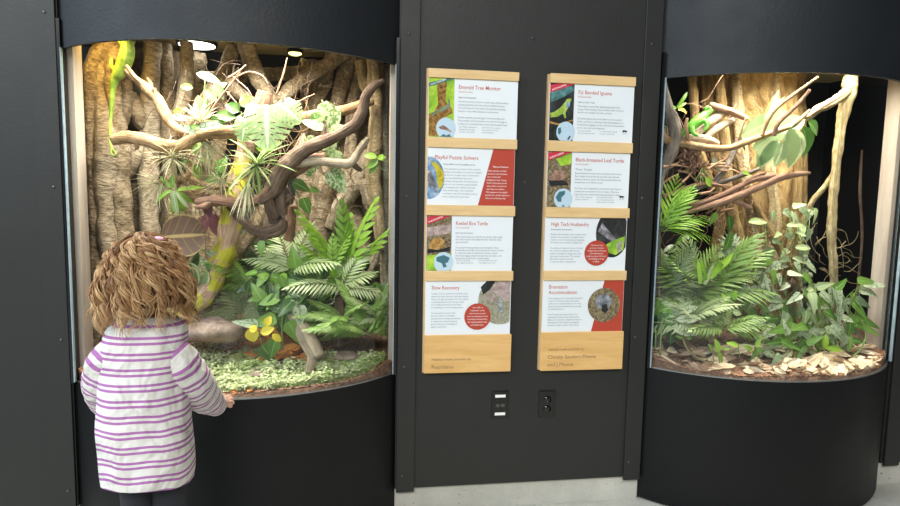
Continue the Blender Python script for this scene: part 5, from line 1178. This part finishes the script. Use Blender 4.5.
# hand on the rim
def WP(px, py, Y): q = at(px, py, Y); return (q.x, q.y, q.z)
b = MB(); Yh = -.325
def ch_(pts): tube(b, [(*WP(x, y, Yy), r*mpp(Yy)) for x, y, Yy, r in pts], 12, 6)
ch_([(213,405,Yh-.05,4.6),(218,405,Yh-.03,4.5),(222,403,Yh-.012,5),(225,402,Yh,5),(227,402,Yh+.006,4)])
ch_([(221,401,Yh-.01,4),(224,399,Yh,3.6),(226,399,Yh+.006,3)])
ch_([(225,399.5,Yh,2.6),(228,397,Yh+.01,2.3),(230,396.3,Yh+.022,2.1),(231.3,396.8,Yh+.03,1.7)])
ch_([(226,401,Yh,2.7),(229.5,399.3,Yh+.006,2.4),(232,399.3,Yh+.014,2.2),(233.5,400.3,Yh+.018,1.7)])
ch_([(226,403,Yh,2.7),(229.5,402,Yh,2.4),(232,402.6,Yh+.006,2.2),(233.2,404,Yh+.008,1.8)])
ch_([(225,405,Yh-.004,2.4),(228,405.2,Yh-.006,2.1),(230.4,406,Yh-.004,2.0),(231.2,407.3,Yh-.003,1.6)])
ch_([(219,400,Yh-.012,2.8),(221.5,396.8,Yh-.004,2.4),(223.5,395.5,Yh+.006,2.1),(225,395.3,Yh+.012,1.7)])
hd_ = b.build('hand', M['skin'], child); r_ = hd_.modifiers.new('r', 'REMESH'); r_.mode = 'VOXEL'; r_.voxel_size = .0014; r_.use_smooth_shade = True; q = hd_.modifiers.new('s', 'SMOOTH'); q.iterations = 4
b = MB(); Yl = -.335
tube(b, [(*WP(118, 409, Yl-.06), .015), (*WP(122, 404, Yl-.02), .017), (*WP(124, 401, Yl), .014)], 12, 5)
for i in range(4): tube(b, [(*WP(121+i*2.2, 401, Yl-.005), .0075), (*WP(122+i*2.6, 397+i*.3, Yl+.012), .0068), (*WP(122.5+i*2.8, 397+i*.4, Yl+.03), .0055)], 10, 5)
tube(b, [(*WP(126, 406, Yl-.02), .009), (*WP(130, 403, Yl-.01), .0075), (*WP(132, 401, Yl), .006)], 10, 5)
hd_ = b.build('hand', M['skin'], child); r_ = hd_.modifiers.new('r', 'REMESH'); r_.mode = 'VOXEL'; r_.voxel_size = .0016; r_.use_smooth_shade = True
# hair
hr = random.Random(12); hm = MB()
def shell(th, ph):                           # outer hair surface round the skull: angle from the crown, azimuth
    s = math.sin(min(th, 1.9)); rx_ = .062+.070*min(1, th/1.5)
    low = max(0, th-1.15); wdt = .098+.030*min(1, low/.7)
    x = math.cos(ph)*s*wdt; y = math.sin(ph)*s*(wdt*.88)
    z = math.cos(min(th, 1.45))*.118-(max(0, th-1.45)*.17)
    return V((x, y, z))
hc2 = V(BP(145, 276, .0))
b = MB(); vs = []; nt_, np_ = 22, 40
for i in range(nt_+1):
    th = .02+2.05*i/nt_
    for j in range(np_):
        ph = 2*math.pi*j/np_; q = shell(th, ph)*(.86+.05*NZ.noise(V((math.cos(ph)*3, math.sin(ph)*3, th*3)))); face = max(0, math.sin(ph-.3))
        if face > .75 and th > 1.2: q *= .72
        vs.append(hc2+q)
b.add(vs, [(i*np_+j, (i+1)*np_+j, (i+1)*np_+(j+1) % np_, i*np_+(j+1) % np_) for i in range(nt_) for j in range(np_)], [(0, .02, .1)]*len(vs))
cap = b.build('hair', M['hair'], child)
for cl in range(330):
    ph0 = hr.uniform(0, 2*math.pi)
    if math.sin(ph0-.3) > .8 and hr.random() < .75: continue
    t0 = min(abs(hr.gauss(0, .8)), 1.75); t1 = min(2.3, t0+hr.uniform(.8, 1.6)); inn = hr.uniform(.84, 1.04); fl = hr.uniform(0, 1)**4*.20
    f1 = hr.uniform(9, 19); am = hr.uniform(.005, .013); pz = hr.uniform(0, 6.28); rd0 = hr.random(); sp = hr.gauss(0, .12); n = 28
    for st in range(hr.randint(4, 8)):
        ph = ph0+hr.gauss(0, .035); rd = min(1, max(0, rd0+hr.gauss(0, .12))); rad = hr.uniform(.0010, .0022); i2 = inn+hr.gauss(0, .012); pz2 = pz+hr.gauss(0, .35); t2 = t1+hr.gauss(0, .06); pts = []
        for q in range(n):
            u = q/(n-1); th = t0+(t2-t0)*u; p2 = ph+sp*u; base = shell(th, p2)*(i2+fl*u*u+.02*u)
            nrm = V((math.cos(p2), math.sin(p2), .2)); tg = V((-math.sin(p2), math.cos(p2), 0)); w2 = am*(.25+1.0*u)
            ang = pz2+f1*(th-t0)+1.5*math.sin(3*u+pz)
            base += nrm*(math.cos(ang)*w2)+tg*(math.sin(ang)*w2)*1.25+V((0, 0, 1))*math.sin(ang*.5)*w2*.4
            pts.append((*(hc2+base), rad*(1-.75*u**3)))
        nv = len(hm.v); tube(hm, pts, 4, raw=True)
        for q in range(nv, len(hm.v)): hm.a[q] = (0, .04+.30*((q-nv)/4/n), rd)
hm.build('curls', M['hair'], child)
b = MB(); c = V(BP(158, 239, -.02)); blob(b, c, .016, .010, .007, .3, 60); b.build('hair_bow', flat('pale_pink_bow', (.85, .45, .60)), child)

bpy.context.view_layer.update()
for o, w_ in TX:
    d = o.dimensions.x
    if d > 1e-5: o.scale.x = w_/d
bpy.context.view_layer.update()
dg = bpy.context.evaluated_depsgraph_get()
for o, w_ in TX:                                      # lettering as plain meshes
    me = bpy.data.meshes.new_from_object(o.evaluated_get(dg)); nm = o.name.split('.')[0]
    q = bpy.data.objects.new(nm+'_', me); COL.objects.link(q); q.parent = o.parent
    q.location = o.location; q.rotation_euler = o.rotation_euler; q.scale = o.scale
    bpy.data.objects.remove(o); q.name = nm
